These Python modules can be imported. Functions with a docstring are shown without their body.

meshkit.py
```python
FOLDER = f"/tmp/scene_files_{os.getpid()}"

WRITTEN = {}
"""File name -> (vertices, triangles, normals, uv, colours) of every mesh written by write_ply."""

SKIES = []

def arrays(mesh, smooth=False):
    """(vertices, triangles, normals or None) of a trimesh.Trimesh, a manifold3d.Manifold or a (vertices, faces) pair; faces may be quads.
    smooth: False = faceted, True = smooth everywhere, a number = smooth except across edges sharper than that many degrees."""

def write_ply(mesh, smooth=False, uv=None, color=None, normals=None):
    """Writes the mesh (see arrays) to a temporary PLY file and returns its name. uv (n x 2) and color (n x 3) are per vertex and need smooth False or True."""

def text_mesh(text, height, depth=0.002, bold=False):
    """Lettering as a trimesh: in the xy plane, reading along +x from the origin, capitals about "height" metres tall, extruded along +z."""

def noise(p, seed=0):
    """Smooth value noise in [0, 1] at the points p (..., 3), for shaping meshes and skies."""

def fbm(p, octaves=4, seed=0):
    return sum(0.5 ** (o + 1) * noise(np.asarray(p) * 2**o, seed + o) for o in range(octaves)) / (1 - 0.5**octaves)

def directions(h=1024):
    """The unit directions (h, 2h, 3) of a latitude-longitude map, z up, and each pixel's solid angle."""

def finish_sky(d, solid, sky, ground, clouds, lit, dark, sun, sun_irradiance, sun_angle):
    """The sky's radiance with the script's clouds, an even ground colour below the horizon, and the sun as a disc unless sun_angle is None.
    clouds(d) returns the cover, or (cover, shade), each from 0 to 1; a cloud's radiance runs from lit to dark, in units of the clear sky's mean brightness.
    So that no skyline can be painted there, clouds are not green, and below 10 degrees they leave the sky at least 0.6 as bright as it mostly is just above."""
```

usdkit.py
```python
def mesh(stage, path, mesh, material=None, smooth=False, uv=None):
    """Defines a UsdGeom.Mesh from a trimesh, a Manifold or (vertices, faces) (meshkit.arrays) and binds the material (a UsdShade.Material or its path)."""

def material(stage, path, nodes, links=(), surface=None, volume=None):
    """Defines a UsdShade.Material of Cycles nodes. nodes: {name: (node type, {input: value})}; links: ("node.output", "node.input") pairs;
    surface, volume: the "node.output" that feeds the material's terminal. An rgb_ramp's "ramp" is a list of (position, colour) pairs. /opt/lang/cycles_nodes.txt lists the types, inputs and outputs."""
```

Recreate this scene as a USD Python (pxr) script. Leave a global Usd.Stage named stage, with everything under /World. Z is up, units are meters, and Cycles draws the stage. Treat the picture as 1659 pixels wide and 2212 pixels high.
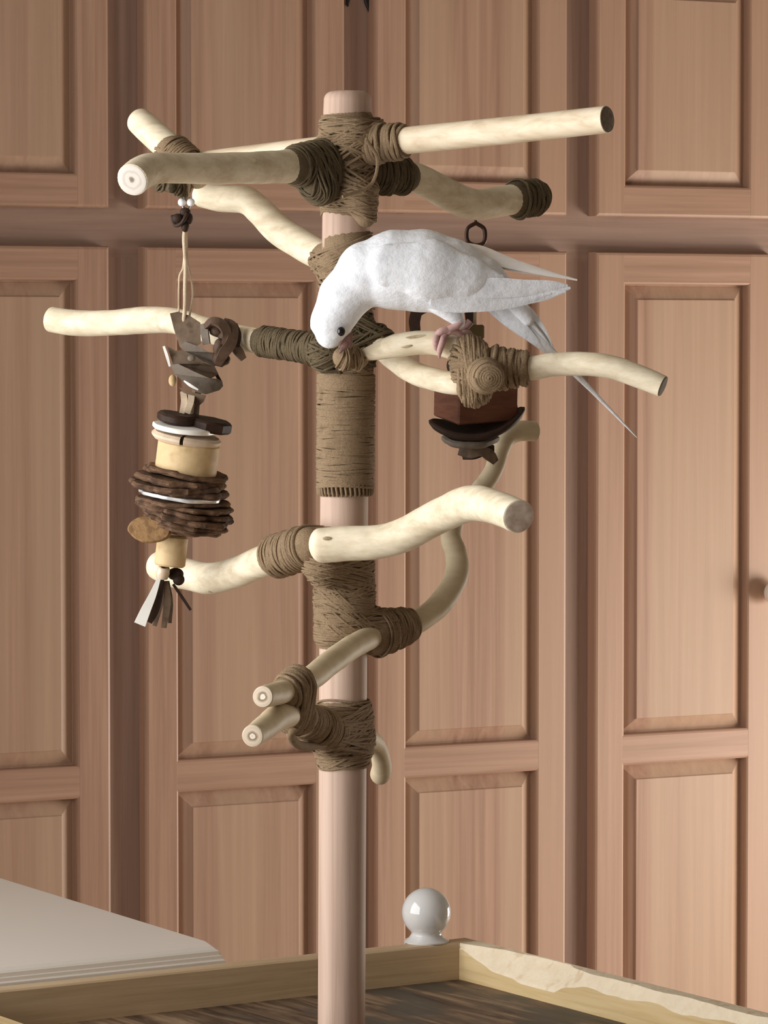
import math, random
import numpy as np, trimesh, usdkit, meshkit
from scipy.spatial import ConvexHull
from pxr import Usd, UsdGeom, UsdLux, Gf, Sdf, UsdShade

# ------------------------------------------------------------------ stage, camera, light
rng = np.random.default_rng(7)
stage = Usd.Stage.CreateInMemory()
UsdGeom.SetStageUpAxis(stage, 'Z'); UsdGeom.SetStageMetersPerUnit(stage, 1.0)
UsdGeom.Xform.Define(stage, '/World')
F, CX, CY, CAMZ = 8000.0, 829.5, 1106.0, 1.5            # long lens, in pixels of a 1659 x 2212 frame
PH = math.atan((1106 - 723) / F)                        # tilted slightly down
cam = UsdGeom.Camera.Define(stage, '/World/camera')
cam.AddTranslateOp().Set((0, 0, CAMZ)); cam.AddRotateXOp().Set(90 - math.degrees(PH))
cam.CreateHorizontalApertureAttr(36.0); cam.CreateVerticalApertureAttr(36.0 * 2212 / 1659)
cam.CreateFocalLengthAttr(36.0 * F / 1659); cam.CreateClippingRangeAttr((0.1, 100.0))
cam.CreateExposureAttr(0.0)

def rect_light(name, loc, target, w, h, color, inten):
    l = UsdLux.RectLight.Define(stage, '/World/' + name)
    l.CreateWidthAttr(w); l.CreateHeightAttr(h); l.CreateColorAttr(Gf.Vec3f(*color)); l.CreateIntensityAttr(inten)
    m = Gf.Matrix4d().SetLookAt(Gf.Vec3d(*loc), Gf.Vec3d(*target), Gf.Vec3d(0, 0, 1)).GetInverse()
    l.AddTransformOp().Set(m)
dome = UsdLux.DomeLight.Define(stage, '/World/room_daylight')   # soft light of the open house behind the camera
dome.CreateColorAttr(Gf.Vec3f(1.0, 0.95, 0.90)); dome.CreateIntensityAttr(0.08)
rect_light('window_light_left', (-1.62, 2.45, 1.60), (0, 2.45, 1.60), 2.3, 1.7, (0.97, 0.985, 1.0), 6.3)
rect_light('window_light_right', (2.58, 6.1, 0.58), (0, 6.1, 0.58), 1.5, 0.96, (1.0, 0.95, 0.87), 13.4)

FW = np.array([0, math.cos(PH), -math.sin(PH)]); UP = np.array([0, math.sin(PH), math.cos(PH)]); EYE = np.array([0, 0, CAMZ])
def ray(x, y): return FW + np.array([(x - CX) / F, 0, 0]) + (CY - y) / F * UP
def P(x, y, Y): r = ray(x, y); return EYE + r * (Y / r[1])
def Pz(x, y, z): r = ray(x, y); return EYE + r * ((z - CAMZ) / r[2])
Y0 = 3.42                                               # distance of the stand's pole
def W(x, y, d=0.0): return P(x, y, Y0 + d)              # a point of the stand, d metres behind the pole
def R(px, d=0.0): return px * (Y0 + d) / F

# ------------------------------------------------------------------ scene helpers
used = {}
def numbered(path):
    n = used.get(path, -1) + 1; used[path] = n
    return path if n == 0 else f'{path}_{n:03d}'
def data(p, **k):
    for a, b in k.items():
        if b: p.SetCustomDataByKey(a, b)
def thing(name, label, cat, loc=(0, 0, 0), group=None):
    x = UsdGeom.Xform.Define(stage, numbered('/World/' + name)); x.AddTranslateOp().Set(Gf.Vec3d(*map(float, loc)))
    data(x.GetPrim(), label=label, category=cat, group=group)
    x.GetPrim().SetCustomDataByKey('_o', 0); x.GetPrim().ClearCustomDataByKey('_o')
    ORIG[str(x.GetPath())] = np.array(loc, float)
    return str(x.GetPath())
ORIG = {}
def origin(path):
    while path not in ORIG and path.count('/') > 1: path = path.rsplit('/', 1)[0]
    return ORIG.get(path, np.zeros(3))
def part(parent, name, mesh, mat, smooth=40, label=None, uv=None, kind=None):
    """mesh is given in world coordinates; it is written relative to its thing's base"""
    if isinstance(mesh, tuple): mesh = trimesh.Trimesh(mesh[0], mesh[1], process=False)
    m = mesh.copy(); m.vertices = np.asarray(m.vertices) - origin(parent)
    path = numbered(parent + '/' + name)
    g = usdkit.mesh(stage, path, m, M[mat], smooth=smooth, uv=uv)
    data(g.GetPrim(), label=label, kind=kind)
    return path
def group_part(parent, name, label=None):
    p = numbered(parent + '/' + name); x = UsdGeom.Xform.Define(stage, p); data(x.GetPrim(), label=label); return p
def struct(name, mesh, mat, label=None):
    g = usdkit.mesh(stage, numbered('/World/' + name), mesh, M[mat]); data(g.GetPrim(), kind='structure', label=label)

# ------------------------------------------------------------------ materials
def lin(r, g, b): return tuple(((c / 255) / 12.92 if c / 255 < 0.04045 else ((c / 255 + 0.055) / 1.055) ** 2.4) for c in (r, g, b))
M = {}
def mat(name, nodes, links, surface='p.BSDF'):
    M[name] = usdkit.material(stage, '/World/Looks/' + name, nodes, links, surface=surface)
def grain(name, c0, c1, c2, scale, rot=0.0, rough=0.5, detail=4, dist=0.4, bump=0.15, spec=0.35, big=None, bscale=260):
    """wood: noise stretched by `scale` after turning the world by -rot about z; big = (scale, colour, amount) broad staves"""
    n = {'g': ('geometry', {}), 'r': ('mapping', {'rotation': (0, 0, -rot)}), 's': ('mapping', {'scale': scale}),
         'n': ('noise_texture', {'scale': 1.0, 'detail': detail, 'roughness': 0.6, 'distortion': dist}),
         'c': ('rgb_ramp', {'ramp': [(0.28, c0), (0.5, c1), (0.72, c2)]}),
         'f': ('noise_texture', {'scale': bscale, 'detail': 2}), 'b': ('bump', {'strength': bump, 'distance': 0.001}),
         'p': ('principled_bsdf', {'roughness': rough, 'specular_ior_level': spec})}
    l = [('g.position', 'r.vector'), ('r.vector', 's.vector'), ('s.vector', 'n.vector'), ('n.fac', 'c.fac'), ('g.position', 'f.vector'),
         ('n.fac', 'b.height'), ('b.normal', 'p.normal')]
    if big:
        n |= {'s2': ('mapping', {'scale': big[0]}), 'n2': ('noise_texture', {'scale': 1.0, 'detail': 1, 'distortion': 0.1}),
              'c2': ('rgb_ramp', {'ramp': [(0.40, (0, 0, 0)), (0.60, (big[2],) * 3)]}), 'm': ('mix', {'color2': big[1]})}
        l += [('r.vector', 's2.vector'), ('s2.vector', 'n2.vector'), ('n2.fac', 'c2.fac'), ('c2.color', 'm.fac'), ('c.color', 'm.color1'), ('m.color', 'p.base_color')]
    else:
        l += [('c.color', 'p.base_color')]
    mat(name, n, l)
TH = math.atan2(0.45470042, 0.89064445)                 # direction of the cabinet front
CW = [(0.365, 0.215, 0.145), (0.435, 0.262, 0.182), (0.51, 0.318, 0.226)]
grain('cabinet_wood_upright', *CW, (95, 95, 2.2), TH, rough=0.42, big=((17, 1, 0.12), (0.48, 0.305, 0.21), 0.75), bump=0.10)
grain('cabinet_wood_level', *CW, (2.2, 40, 95), TH, rough=0.42, bump=0.10)
CP = [(0.35, 0.205, 0.138), (0.43, 0.258, 0.18), (0.515, 0.322, 0.23)]
grain('cabinet_wood_panel', *CP, (70, 70, 1.6), TH, rough=0.42, big=((13, 1, 0.10), (0.53, 0.365, 0.25), 0.6), bump=0.10)
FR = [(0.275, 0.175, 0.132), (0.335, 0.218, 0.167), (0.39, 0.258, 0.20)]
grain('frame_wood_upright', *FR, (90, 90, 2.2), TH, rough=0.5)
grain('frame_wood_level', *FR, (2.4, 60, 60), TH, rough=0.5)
grain('pole_wood', (0.38, 0.25, 0.185), (0.51, 0.355, 0.272), (0.61, 0.45, 0.35), (90, 90, 3.0), 0, rough=0.62, bump=0.06, spec=0.25)
grain('dowel_wood', (0.60, 0.46, 0.30), (0.78, 0.64, 0.45), (0.86, 0.75, 0.58), (9, 60, 110), 0, rough=0.5, bump=0.05)
grain('tray_pine', (0.42, 0.295, 0.17), (0.52, 0.375, 0.225), (0.60, 0.445, 0.28), (5, 90, 150), math.atan2(0.27, 0.449), rough=0.45, bump=0.1)
grain('tray_pine_side', (0.50, 0.35, 0.165), (0.60, 0.44, 0.225), (0.66, 0.50, 0.28), (5, 90, 150), math.atan2(-0.418, 0.283), rough=0.45, bump=0.1)
def spotted(name, base, spot, streak, rough=0.55, s1=38, thr=(0.60, 0.68), bump=0.2, sscale=(25, 25, 25)):
    mat(name, {'g': ('geometry', {}), 'n': ('noise_texture', {'scale': s1, 'detail': 2}), 'm1': ('mapping', {'scale': sscale}),
               'n2': ('noise_texture', {'scale': 1, 'detail': 5, 'roughness': 0.65}),
               'c': ('rgb_ramp', {'ramp': [(thr[0], (0, 0, 0)), (thr[1], (0.85,) * 3)]}),
               'c2': ('rgb_ramp', {'ramp': [(0.3, streak), (0.6, base)]}), 'mx': ('mix', {'color2': spot}),
               'b': ('bump', {'strength': bump, 'distance': 0.002}), 'p': ('principled_bsdf', {'roughness': rough, 'specular_ior_level': 0.18})},
        [('g.position', 'n.vector'), ('g.position', 'm1.vector'), ('m1.vector', 'n2.vector'), ('n.fac', 'c.fac'), ('n2.fac', 'c2.fac'), ('c2.color', 'mx.color1'),
         ('c.color', 'mx.fac'), ('mx.color', 'p.base_color'), ('n2.fac', 'b.height'), ('b.normal', 'p.normal')])
spotted('branch_wood', (0.81, 0.71, 0.53), (0.56, 0.46, 0.31), (0.60, 0.49, 0.33), thr=(0.66, 0.76), sscale=(26, 60, 85), s1=48)
spotted('branch_wood_tan', (0.62, 0.51, 0.34), (0.40, 0.31, 0.19), (0.50, 0.40, 0.26), thr=(0.66, 0.74), sscale=(22, 40, 60))
spotted('knot_brown', (0.56, 0.47, 0.31), (0.40, 0.31, 0.19), (0.48, 0.39, 0.25), rough=0.7, s1=150, thr=(0.45, 0.6))
spotted('jute', (0.315, 0.218, 0.130), (0.185, 0.125, 0.07), (0.215, 0.145, 0.083), rough=0.85, s1=90, thr=(0.55, 0.75), sscale=(520, 520, 900), bump=0.7)
spotted('jute_dark', (0.155, 0.115, 0.066), (0.085, 0.066, 0.036), (0.10, 0.074, 0.042), rough=0.85, s1=90, thr=(0.55, 0.75), sscale=(520, 520, 900), bump=0.7)
spotted('cord', (0.62, 0.49, 0.35), (0.45, 0.33, 0.22), (0.5, 0.38, 0.26), rough=0.8, sscale=(500, 500, 900))
spotted('leather_taupe', (0.165, 0.112, 0.074), (0.09, 0.058, 0.036), (0.125, 0.083, 0.054), rough=0.7, s1=60, sscale=(150, 150, 150))
spotted('leather_grey', (0.185, 0.15, 0.117), (0.12, 0.092, 0.07), (0.15, 0.12, 0.093), rough=0.7, s1=60, sscale=(150, 150, 150))
spotted('leather_dark', (0.042, 0.022, 0.014), (0.02, 0.011, 0.007), (0.028, 0.015, 0.010), rough=0.6, s1=60, sscale=(150, 150, 150))
spotted('leather_knotted', (0.095, 0.055, 0.035), (0.045, 0.026, 0.016), (0.068, 0.039, 0.025), rough=0.6, s1=70, sscale=(150, 150, 150))
spotted('bark', (0.165, 0.092, 0.052), (0.06, 0.034, 0.022), (0.09, 0.05, 0.03), rough=0.8, s1=75, thr=(0.5, 0.62), sscale=(120, 120, 300), bump=0.9)
spotted('cork', (0.34, 0.20, 0.09), (0.17, 0.09, 0.04), (0.25, 0.14, 0.06), rough=0.85, s1=120, thr=(0.45, 0.6), sscale=(120, 120, 120), bump=0.6)
spotted('block_tan', (0.66, 0.48, 0.27), (0.47, 0.33, 0.16), (0.56, 0.40, 0.21), rough=0.6, s1=60, thr=(0.52, 0.66), sscale=(60, 60, 60))
spotted('chip_pale', (0.66, 0.52, 0.38), (0.5, 0.38, 0.27), (0.56, 0.43, 0.31), rough=0.6, sscale=(60, 60, 60))
spotted('block_olive', (0.115, 0.08, 0.028), (0.07, 0.05, 0.02), (0.09, 0.06, 0.024), rough=0.6)
grain('block_red', (0.085, 0.028, 0.014), (0.125, 0.042, 0.020), (0.155, 0.055, 0.028), (40, 40, 200), 0, rough=0.5, bump=0.15)
mat('tray_board', {'g': ('geometry', {}), 'r': ('mapping', {'rotation': (0, 0, -math.atan2(-0.418, 0.283))}), 's': ('mapping', {'scale': (7, 60, 20)}), 'n': ('noise_texture', {'scale': 1, 'detail': 5, 'roughness': 0.65, 'distortion': 0.6}),
                   's2': ('mapping', {'scale': (9, 16, 9)}), 'n2': ('noise_texture', {'scale': 1, 'detail': 3}), 'c': ('rgb_ramp', {'ramp': [(0.34, (0.05, 0.03, 0.018)), (0.5, (0.16, 0.098, 0.055)), (0.64, (0.30, 0.20, 0.12))]}),
                   'c2': ('rgb_ramp', {'ramp': [(0.47, (0, 0, 0)), (0.56, (0.85,) * 3)]}), 'm': ('mix', {'color2': (0.075, 0.062, 0.044)}), 'b': ('bump', {'strength': 0.4, 'distance': 0.002}), 'p': ('principled_bsdf', {'roughness': 0.6})},
    [('g.position', 'r.vector'), ('r.vector', 's.vector'), ('s.vector', 'n.vector'), ('r.vector', 's2.vector'), ('s2.vector', 'n2.vector'), ('n.fac', 'c.fac'), ('n2.fac', 'c2.fac'), ('c2.color', 'm.fac'), ('c.color', 'm.color1'), ('m.color', 'p.base_color'), ('n.fac', 'b.height'), ('b.normal', 'p.normal')])
spotted('gnawed_pine', (0.76, 0.64, 0.47), (0.62, 0.48, 0.31), (0.70, 0.57, 0.40), rough=0.8, s1=50, sscale=(90, 90, 90), bump=0.6)
spotted('feather', (0.86, 0.87, 0.895), (0.66, 0.675, 0.71), (0.77, 0.78, 0.81), rough=0.75, s1=48, thr=(0.52, 0.80), sscale=(120, 120, 170), bump=0.55)
spotted('feather_cream', (0.88, 0.83, 0.77), (0.80, 0.74, 0.70), (0.84, 0.78, 0.73), rough=0.75, s1=60, sscale=(60, 200, 200), bump=0.2)
spotted('bird_skin', (0.50, 0.31, 0.28), (0.36, 0.22, 0.20), (0.42, 0.26, 0.24), rough=0.6, s1=200, sscale=(400, 400, 400))
spotted('beak_horn', (0.22, 0.12, 0.10), (0.13, 0.08, 0.07), (0.18, 0.10, 0.085), rough=0.35, s1=200, sscale=(300, 300, 300))
def plain(name, c, rough=0.5, metal=0.0, spec=0.5, coat=0.0):
    mat(name, {'p': ('principled_bsdf', {'base_color': c, 'roughness': rough, 'metallic': metal, 'specular_ior_level': spec, 'coat_weight': coat})}, [])
plain('eye_black', (0.006, 0.004, 0.004), 0.08)
plain('white_paint', (0.77, 0.71, 0.635), 0.34)
plain('porcelain', (0.60, 0.58, 0.555), 0.12, coat=0.4)
plain('black_strap', (0.012, 0.008, 0.007), 0.5)
plain('white_chip', (0.86, 0.83, 0.76), 0.35)
plain('silver_edge', (0.80, 0.78, 0.76), 0.25, 0.6)
plain('satin_wood', (0.68, 0.53, 0.38), 0.18); plain('dark_metal', (0.07, 0.04, 0.03), 0.35, 0.8)
plain('chrome', (0.30, 0.28, 0.26), 0.25, 1.0); plain('white_bead', (0.93, 0.93, 0.92), 0.25)
plain('plaster', (0.36, 0.30, 0.24), 0.9)
plain('ceiling_white', (0.28, 0.25, 0.21), 0.9)
grain('floor_wood', (0.55, 0.43, 0.32), (0.62, 0.49, 0.37), (0.68, 0.55, 0.42), (3, 30, 30), 0, rough=0.5)
mat('end_grain_pith', {'u': ('uvmap', {'attribute': 'st'}), 'a': ('vector_math', {'math_type': 'subtract', 'vector2': (0.5, 0.5, 0)}), 'l': ('vector_math', {'math_type': 'length'}),
                  'nz': ('geometry', {}), 'n': ('noise_texture', {'scale': 160, 'detail': 3}),
                  'ad': ('math', {'math_type': 'multiply_add', 'value2': 0.16}), 'sb': ('math', {'math_type': 'subtract', 'value2': 0.08}),
                  'c': ('rgb_ramp', {'ramp': [(0.0, (0.70, 0.60, 0.47)), (0.10, (0.85, 0.77, 0.64)), (0.16, (0.20, 0.13, 0.08)), (0.24, (0.50, 0.38, 0.25)), (0.30, (0.66, 0.55, 0.42)), (0.42, (0.58, 0.47, 0.35)), (0.5, (0.75, 0.65, 0.52))]}),
                  'p': ('principled_bsdf', {'roughness': 0.7})},
    [('u.UV', 'a.vector1'), ('a.vector', 'l.vector1'), ('nz.position', 'n.vector'), ('n.fac', 'ad.value1'), ('l.value', 'ad.value3'), ('ad.value', 'sb.value1'), ('sb.value', 'c.fac'), ('c.color', 'p.base_color')])
mat('end_grain', {'u': ('uvmap', {'attribute': 'st'}), 'a': ('vector_math', {'math_type': 'subtract', 'vector2': (0.5, 0.5, 0)}), 'l': ('vector_math', {'math_type': 'length'}),
                  'nz': ('geometry', {}), 'n': ('noise_texture', {'scale': 160, 'detail': 3}),
                  'ad': ('math', {'math_type': 'multiply_add', 'value2': 0.16}), 'sb': ('math', {'math_type': 'subtract', 'value2': 0.08}),
                  'c': ('rgb_ramp', {'ramp': [(0.0, (0.16, 0.12, 0.09)), (0.07, (0.30, 0.24, 0.18)), (0.10, (0.62, 0.56, 0.49)), (0.2, (0.68, 0.62, 0.55)), (0.27, (0.55, 0.48, 0.41)), (0.35, (0.68, 0.62, 0.55)), (0.5, (0.62, 0.56, 0.48))]}),
                  'p': ('principled_bsdf', {'roughness': 0.7})},
    [('u.UV', 'a.vector1'), ('a.vector', 'l.vector1'), ('nz.position', 'n.vector'), ('n.fac', 'ad.value1'), ('l.value', 'ad.value3'), ('ad.value', 'sb.value1'), ('sb.value', 'c.fac'), ('c.color', 'p.base_color')])
mat('end_grain_dark', {'nz': ('geometry', {}), 'n': ('noise_texture', {'scale': 220, 'detail': 4}),
                       'c': ('rgb_ramp', {'ramp': [(0.3, (0.10, 0.07, 0.045)), (0.7, (0.20, 0.145, 0.10))]}), 'p': ('principled_bsdf', {'roughness': 0.8})},
    [('nz.position', 'n.vector'), ('n.fac', 'c.fac'), ('c.color', 'p.base_color')])
mat('end_grain_grey', {'nz': ('geometry', {}), 'n': ('noise_texture', {'scale': 120, 'detail': 4}),
                       'c': ('rgb_ramp', {'ramp': [(0.35, (0.42, 0.32, 0.25)), (0.7, (0.66, 0.55, 0.46))]}), 'p': ('principled_bsdf', {'roughness': 0.8})},
    [('nz.position', 'n.vector'), ('n.fac', 'c.fac'), ('c.color', 'p.base_color')])

# ------------------------------------------------------------------ shape helpers
def box(x0, x1, y0, y1, z0, z1):
    m = trimesh.creation.box((abs(x1 - x0), abs(y1 - y0), abs(z1 - z0))); m.apply_translation(((x0 + x1) / 2, (y0 + y1) / 2, (z0 + z1) / 2)); return m
def hull(pts): return trimesh.convex.convex_hull(np.asarray(pts, float))
def cat(*ms): return trimesh.util.concatenate([m for m in ms])
def catmull(p, n):
    """smooth curve through rows of p (any columns), n samples per span"""
    p = np.asarray(p, float)
    if len(p) < 3: return np.array([p[0] + (p[1] - p[0]) * t for t in np.linspace(0, 1, n + 1)])
    q = np.vstack([2 * p[0] - p[1], p, 2 * p[-1] - p[-2]]); out = []
    for i in range(1, len(q) - 2):
        t = np.linspace(0, 1, n, endpoint=False)[:, None]; a, b, c, d = q[i - 1], q[i], q[i + 1], q[i + 2]
        out.append(0.5 * (2 * b + (c - a) * t + (2 * a - 5 * b + 4 * c - d) * t ** 2 + (3 * b - a - 3 * c + d) * t ** 3))
    return np.vstack(out + [p[-1:]])
def frames(p):
    t = np.gradient(p, axis=0); t /= np.linalg.norm(t, axis=1, keepdims=True) + 1e-12
    a = np.cross(t[0], [0.13, 0.21, 1.0]); a /= np.linalg.norm(a); A = []
    for i in range(len(p)):
        a = a - t[i] * (a @ t[i]); a /= np.linalg.norm(a); A.append(a.copy())
    A = np.array(A); return t, A, np.cross(t, A)
def tube(p, r, sides=18, caps=True, closed=False, bump=0.0, seed=0, bs=60.0):
    p = np.asarray(p, float); r = np.broadcast_to(np.asarray(r, float), (len(p),))
    if closed:
        t = np.roll(p, -1, 0) - np.roll(p, 1, 0); t /= np.linalg.norm(t, axis=1, keepdims=True) + 1e-12
        A = p - p.mean(0); A -= t * (A * t).sum(1, keepdims=True); A /= np.linalg.norm(A, axis=1, keepdims=True) + 1e-12; B = np.cross(t, A)
    else: t, A, B = frames(p)
    g = np.arange(sides) * 2 * math.pi / sides
    D = np.cos(g)[None, :, None] * A[:, None] + np.sin(g)[None, :, None] * B[:, None]
    rr = r[:, None, None]
    if bump: rr = rr * (1 + bump * (meshkit.fbm((p[:, None] + D * rr) * bs + 11.3 + seed * 7.7, 3, seed)[..., None] - 0.5) * 2)
    v = (p[:, None] + D * rr).reshape(-1, 3); n = len(p); k = n if closed else n - 1
    i, j = np.meshgrid(np.arange(k), np.arange(sides), indexing='ij'); i2 = (i + 1) % n; j2 = (j + 1) % sides
    f = np.stack([i * sides + j, i * sides + j2, i2 * sides + j2, i2 * sides + j], -1).reshape(-1, 4)
    f = np.vstack([f[:, [0, 1, 2]], f[:, [0, 2, 3]]])
    if caps and not closed:
        v = np.vstack([v, p[:1], p[-1:]]); c0, c1 = len(v) - 2, len(v) - 1; s = np.arange(sides); s2 = (s + 1) % sides
        f = np.vstack([f, np.stack([np.full(sides, c0), s2, s], 1), np.stack([np.full(sides, c1), (n - 1) * sides + s, (n - 1) * sides + s2], 1)])
    return trimesh.Trimesh(v, f, process=False)
def round_end(pts, r, at_start=True, steps=5, depth=0.8):
    """dome over one end of a branch given as resampled points and radii"""
    pts, r = np.asarray(pts), np.asarray(r)
    if not at_start: a, b = round_end(pts[::-1], r[::-1], True, steps, depth); return a[::-1], b[::-1]
    d = pts[0] - pts[1]; d /= np.linalg.norm(d); ang = np.linspace(0.12, math.pi / 2, steps, endpoint=False)
    return np.vstack([pts[0] + d * r[0] * depth * np.cos(a) for a in ang] + [pts]), np.concatenate([r[0] * np.sin(ang), r])
def ribbon(p, w, nrm, thick, n=6, lens=True):
    """closed strap or feather blade: centre line p, half widths w, face normals nrm"""
    m = len(p); q = catmull(np.hstack([np.asarray(p, float), np.asarray(w, float)[:, None], np.broadcast_to(nrm, (m, 3))]), n)
    p, w, N = q[:, :3], np.maximum(q[:, 3], 1e-4), q[:, 4:]
    t = np.gradient(p, axis=0); t /= np.linalg.norm(t, axis=1, keepdims=True)
    N = N - t * (N * t).sum(1, keepdims=True); N /= np.linalg.norm(N, axis=1, keepdims=True); S = np.cross(t, N)
    sec = [(-1, 0), (-0.6, 0.8), (0, 1), (0.6, 0.8), (1, 0), (0.6, -0.8), (0, -1), (-0.6, -0.8)] if lens else [(-1, 0.35), (-0.96, 1), (0, 1), (0.96, 1), (1, 0.35), (1, -0.35), (0.96, -1), (0, -1), (-0.96, -1), (-1, -0.35)]
    k = len(sec); v = np.concatenate([(p[:, None] + np.array([s for s, _ in sec])[None, :, None] * w[:, None, None] * S[:, None] + np.array([h for _, h in sec])[None, :, None] * thick / 2 * N[:, None]).reshape(-1, 3), p[:1], p[-1:]])
    L = len(p); i, j = np.meshgrid(np.arange(L - 1), np.arange(k), indexing='ij'); j2 = (j + 1) % k
    f = np.stack([i * k + j, (i + 1) * k + j, (i + 1) * k + j2, i * k + j2], -1).reshape(-1, 4); f = np.vstack([f[:, [0, 1, 2]], f[:, [0, 2, 3]]])
    s = np.arange(k); s2 = (s + 1) % k
    f = np.vstack([f, np.stack([np.full(k, L * k), s, s2], 1), np.stack([np.full(k, L * k + 1), (L - 1) * k + s2, (L - 1) * k + s], 1)])
    return trimesh.Trimesh(v, f, process=False)
def ball(c, r, sub=3, scale=(1, 1, 1)):
    m = trimesh.creation.icosphere(sub, 1.0); m.vertices = m.vertices * np.asarray(scale) * r + np.asarray(c); return m
def lathe(profile, c, axis=(0, 0, 1), seg=48):
    m = trimesh.creation.revolve(np.asarray(profile, float), sections=seg); m.apply_transform(trimesh.geometry.align_vectors([0, 0, 1], axis)); m.apply_translation(c); return m
def disc(c, axis, r, th, seg=40, bev=0.18, wob=0.0, seed=0, bend=0.0):
    """round slab with softened rim; wob makes its outline and faces uneven"""
    b = th * bev; m = lathe([(0, -th / 2), (r * 0.5, -th / 2), (r - b, -th / 2), (r, -th / 2 + b), (r, th / 2 - b), (r - b, th / 2), (r * 0.5, th / 2), (0, th / 2)], (0, 0, 0), seg=seg)
    v = np.array(m.vertices); a = np.arctan2(v[:, 1], v[:, 0]); rr = np.hypot(v[:, 0], v[:, 1])
    if wob:
        k = 1 + wob * (meshkit.fbm(np.stack([np.cos(a) * 3.2 + seed * 3.1 + 20, np.sin(a) * 3.2 + 20, np.full_like(a, seed)], 1), 3, seed) - 0.5) * 2
        v[:, 0] *= k; v[:, 1] *= k; v[:, 2] += th * wob * (1.3 * np.sin(a * 2 + seed) + 0.4 * np.sin(a * 5 + seed * 2) + 0.12 * np.sin(a * 11 + seed * 3)) * (rr / r)
    if bend: v[:, 2] += bend * (rr / r) ** 2
    m.vertices = v; m.apply_transform(trimesh.geometry.align_vectors([0, 0, 1], axis)); m.apply_translation(c); return m
def surface_net(f, lo, hi, h):
    """mesh of f = 0 on a grid (vertices averaged from the edge crossings)"""
    ax = [np.arange(a, b + h, h) for a, b in zip(lo, hi)]; G = np.stack(np.meshgrid(*ax, indexing='ij'), -1); D = f(G)
    ins = D < 0; n = np.array(D.shape); acc = np.zeros((*(n - 1), 3)); cnt = np.zeros(n - 1)
    corners = [(i, j, k) for i in (0, 1) for j in (0, 1) for k in (0, 1)]
    def sl(c): return tuple(slice(c[a], n[a] - 1 + c[a]) for a in range(3))
    for a in range(3):
        for c in corners:
            if c[a]: continue
            e = list(c); e[a] = 1; A, B = D[sl(c)], D[sl(e)]; x = (A < 0) != (B < 0); t = np.where(x, A / np.where(x, A - B, 1), 0)
            pos = np.broadcast_to(np.array(c, float), (*x.shape, 3)).copy(); pos[..., a] += t; acc += np.where(x[..., None], pos, 0); cnt += x
    on = cnt > 0; idx = -np.ones(on.shape, int); idx[on] = np.arange(on.sum())
    v = (np.argwhere(on) + acc[on] / cnt[on][:, None]) * h + np.array(lo); F_ = []
    for a in range(3):
        b, c = (a + 1) % 3, (a + 2) % 3
        s0 = [slice(None)] * 3; s0[a] = slice(0, n[a] - 1); s0[b] = slice(1, n[b] - 1); s0[c] = slice(1, n[c] - 1)
        s1 = list(s0); s1[a] = slice(1, n[a]); A, B = ins[tuple(s0)], ins[tuple(s1)]
        for flip, x in ((False, A & ~B), (True, ~A & B)):
            q = np.argwhere(x)
            if not len(q): continue
            q[:, b] += 1; q[:, c] += 1
            def at(db, dc):
                k = q.copy(); k[:, b] += db; k[:, c] += dc; return idx[tuple(k.T)]
            quad = np.stack([at(-1, -1), at(0, -1), at(0, 0), at(-1, 0)], 1)
            F_.append(quad[:, ::-1] if flip else quad)
    f4 = np.vstack(F_); return trimesh.Trimesh(v, np.vstack([f4[:, [0, 1, 2]], f4[:, [0, 2, 3]]]), process=False)
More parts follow.
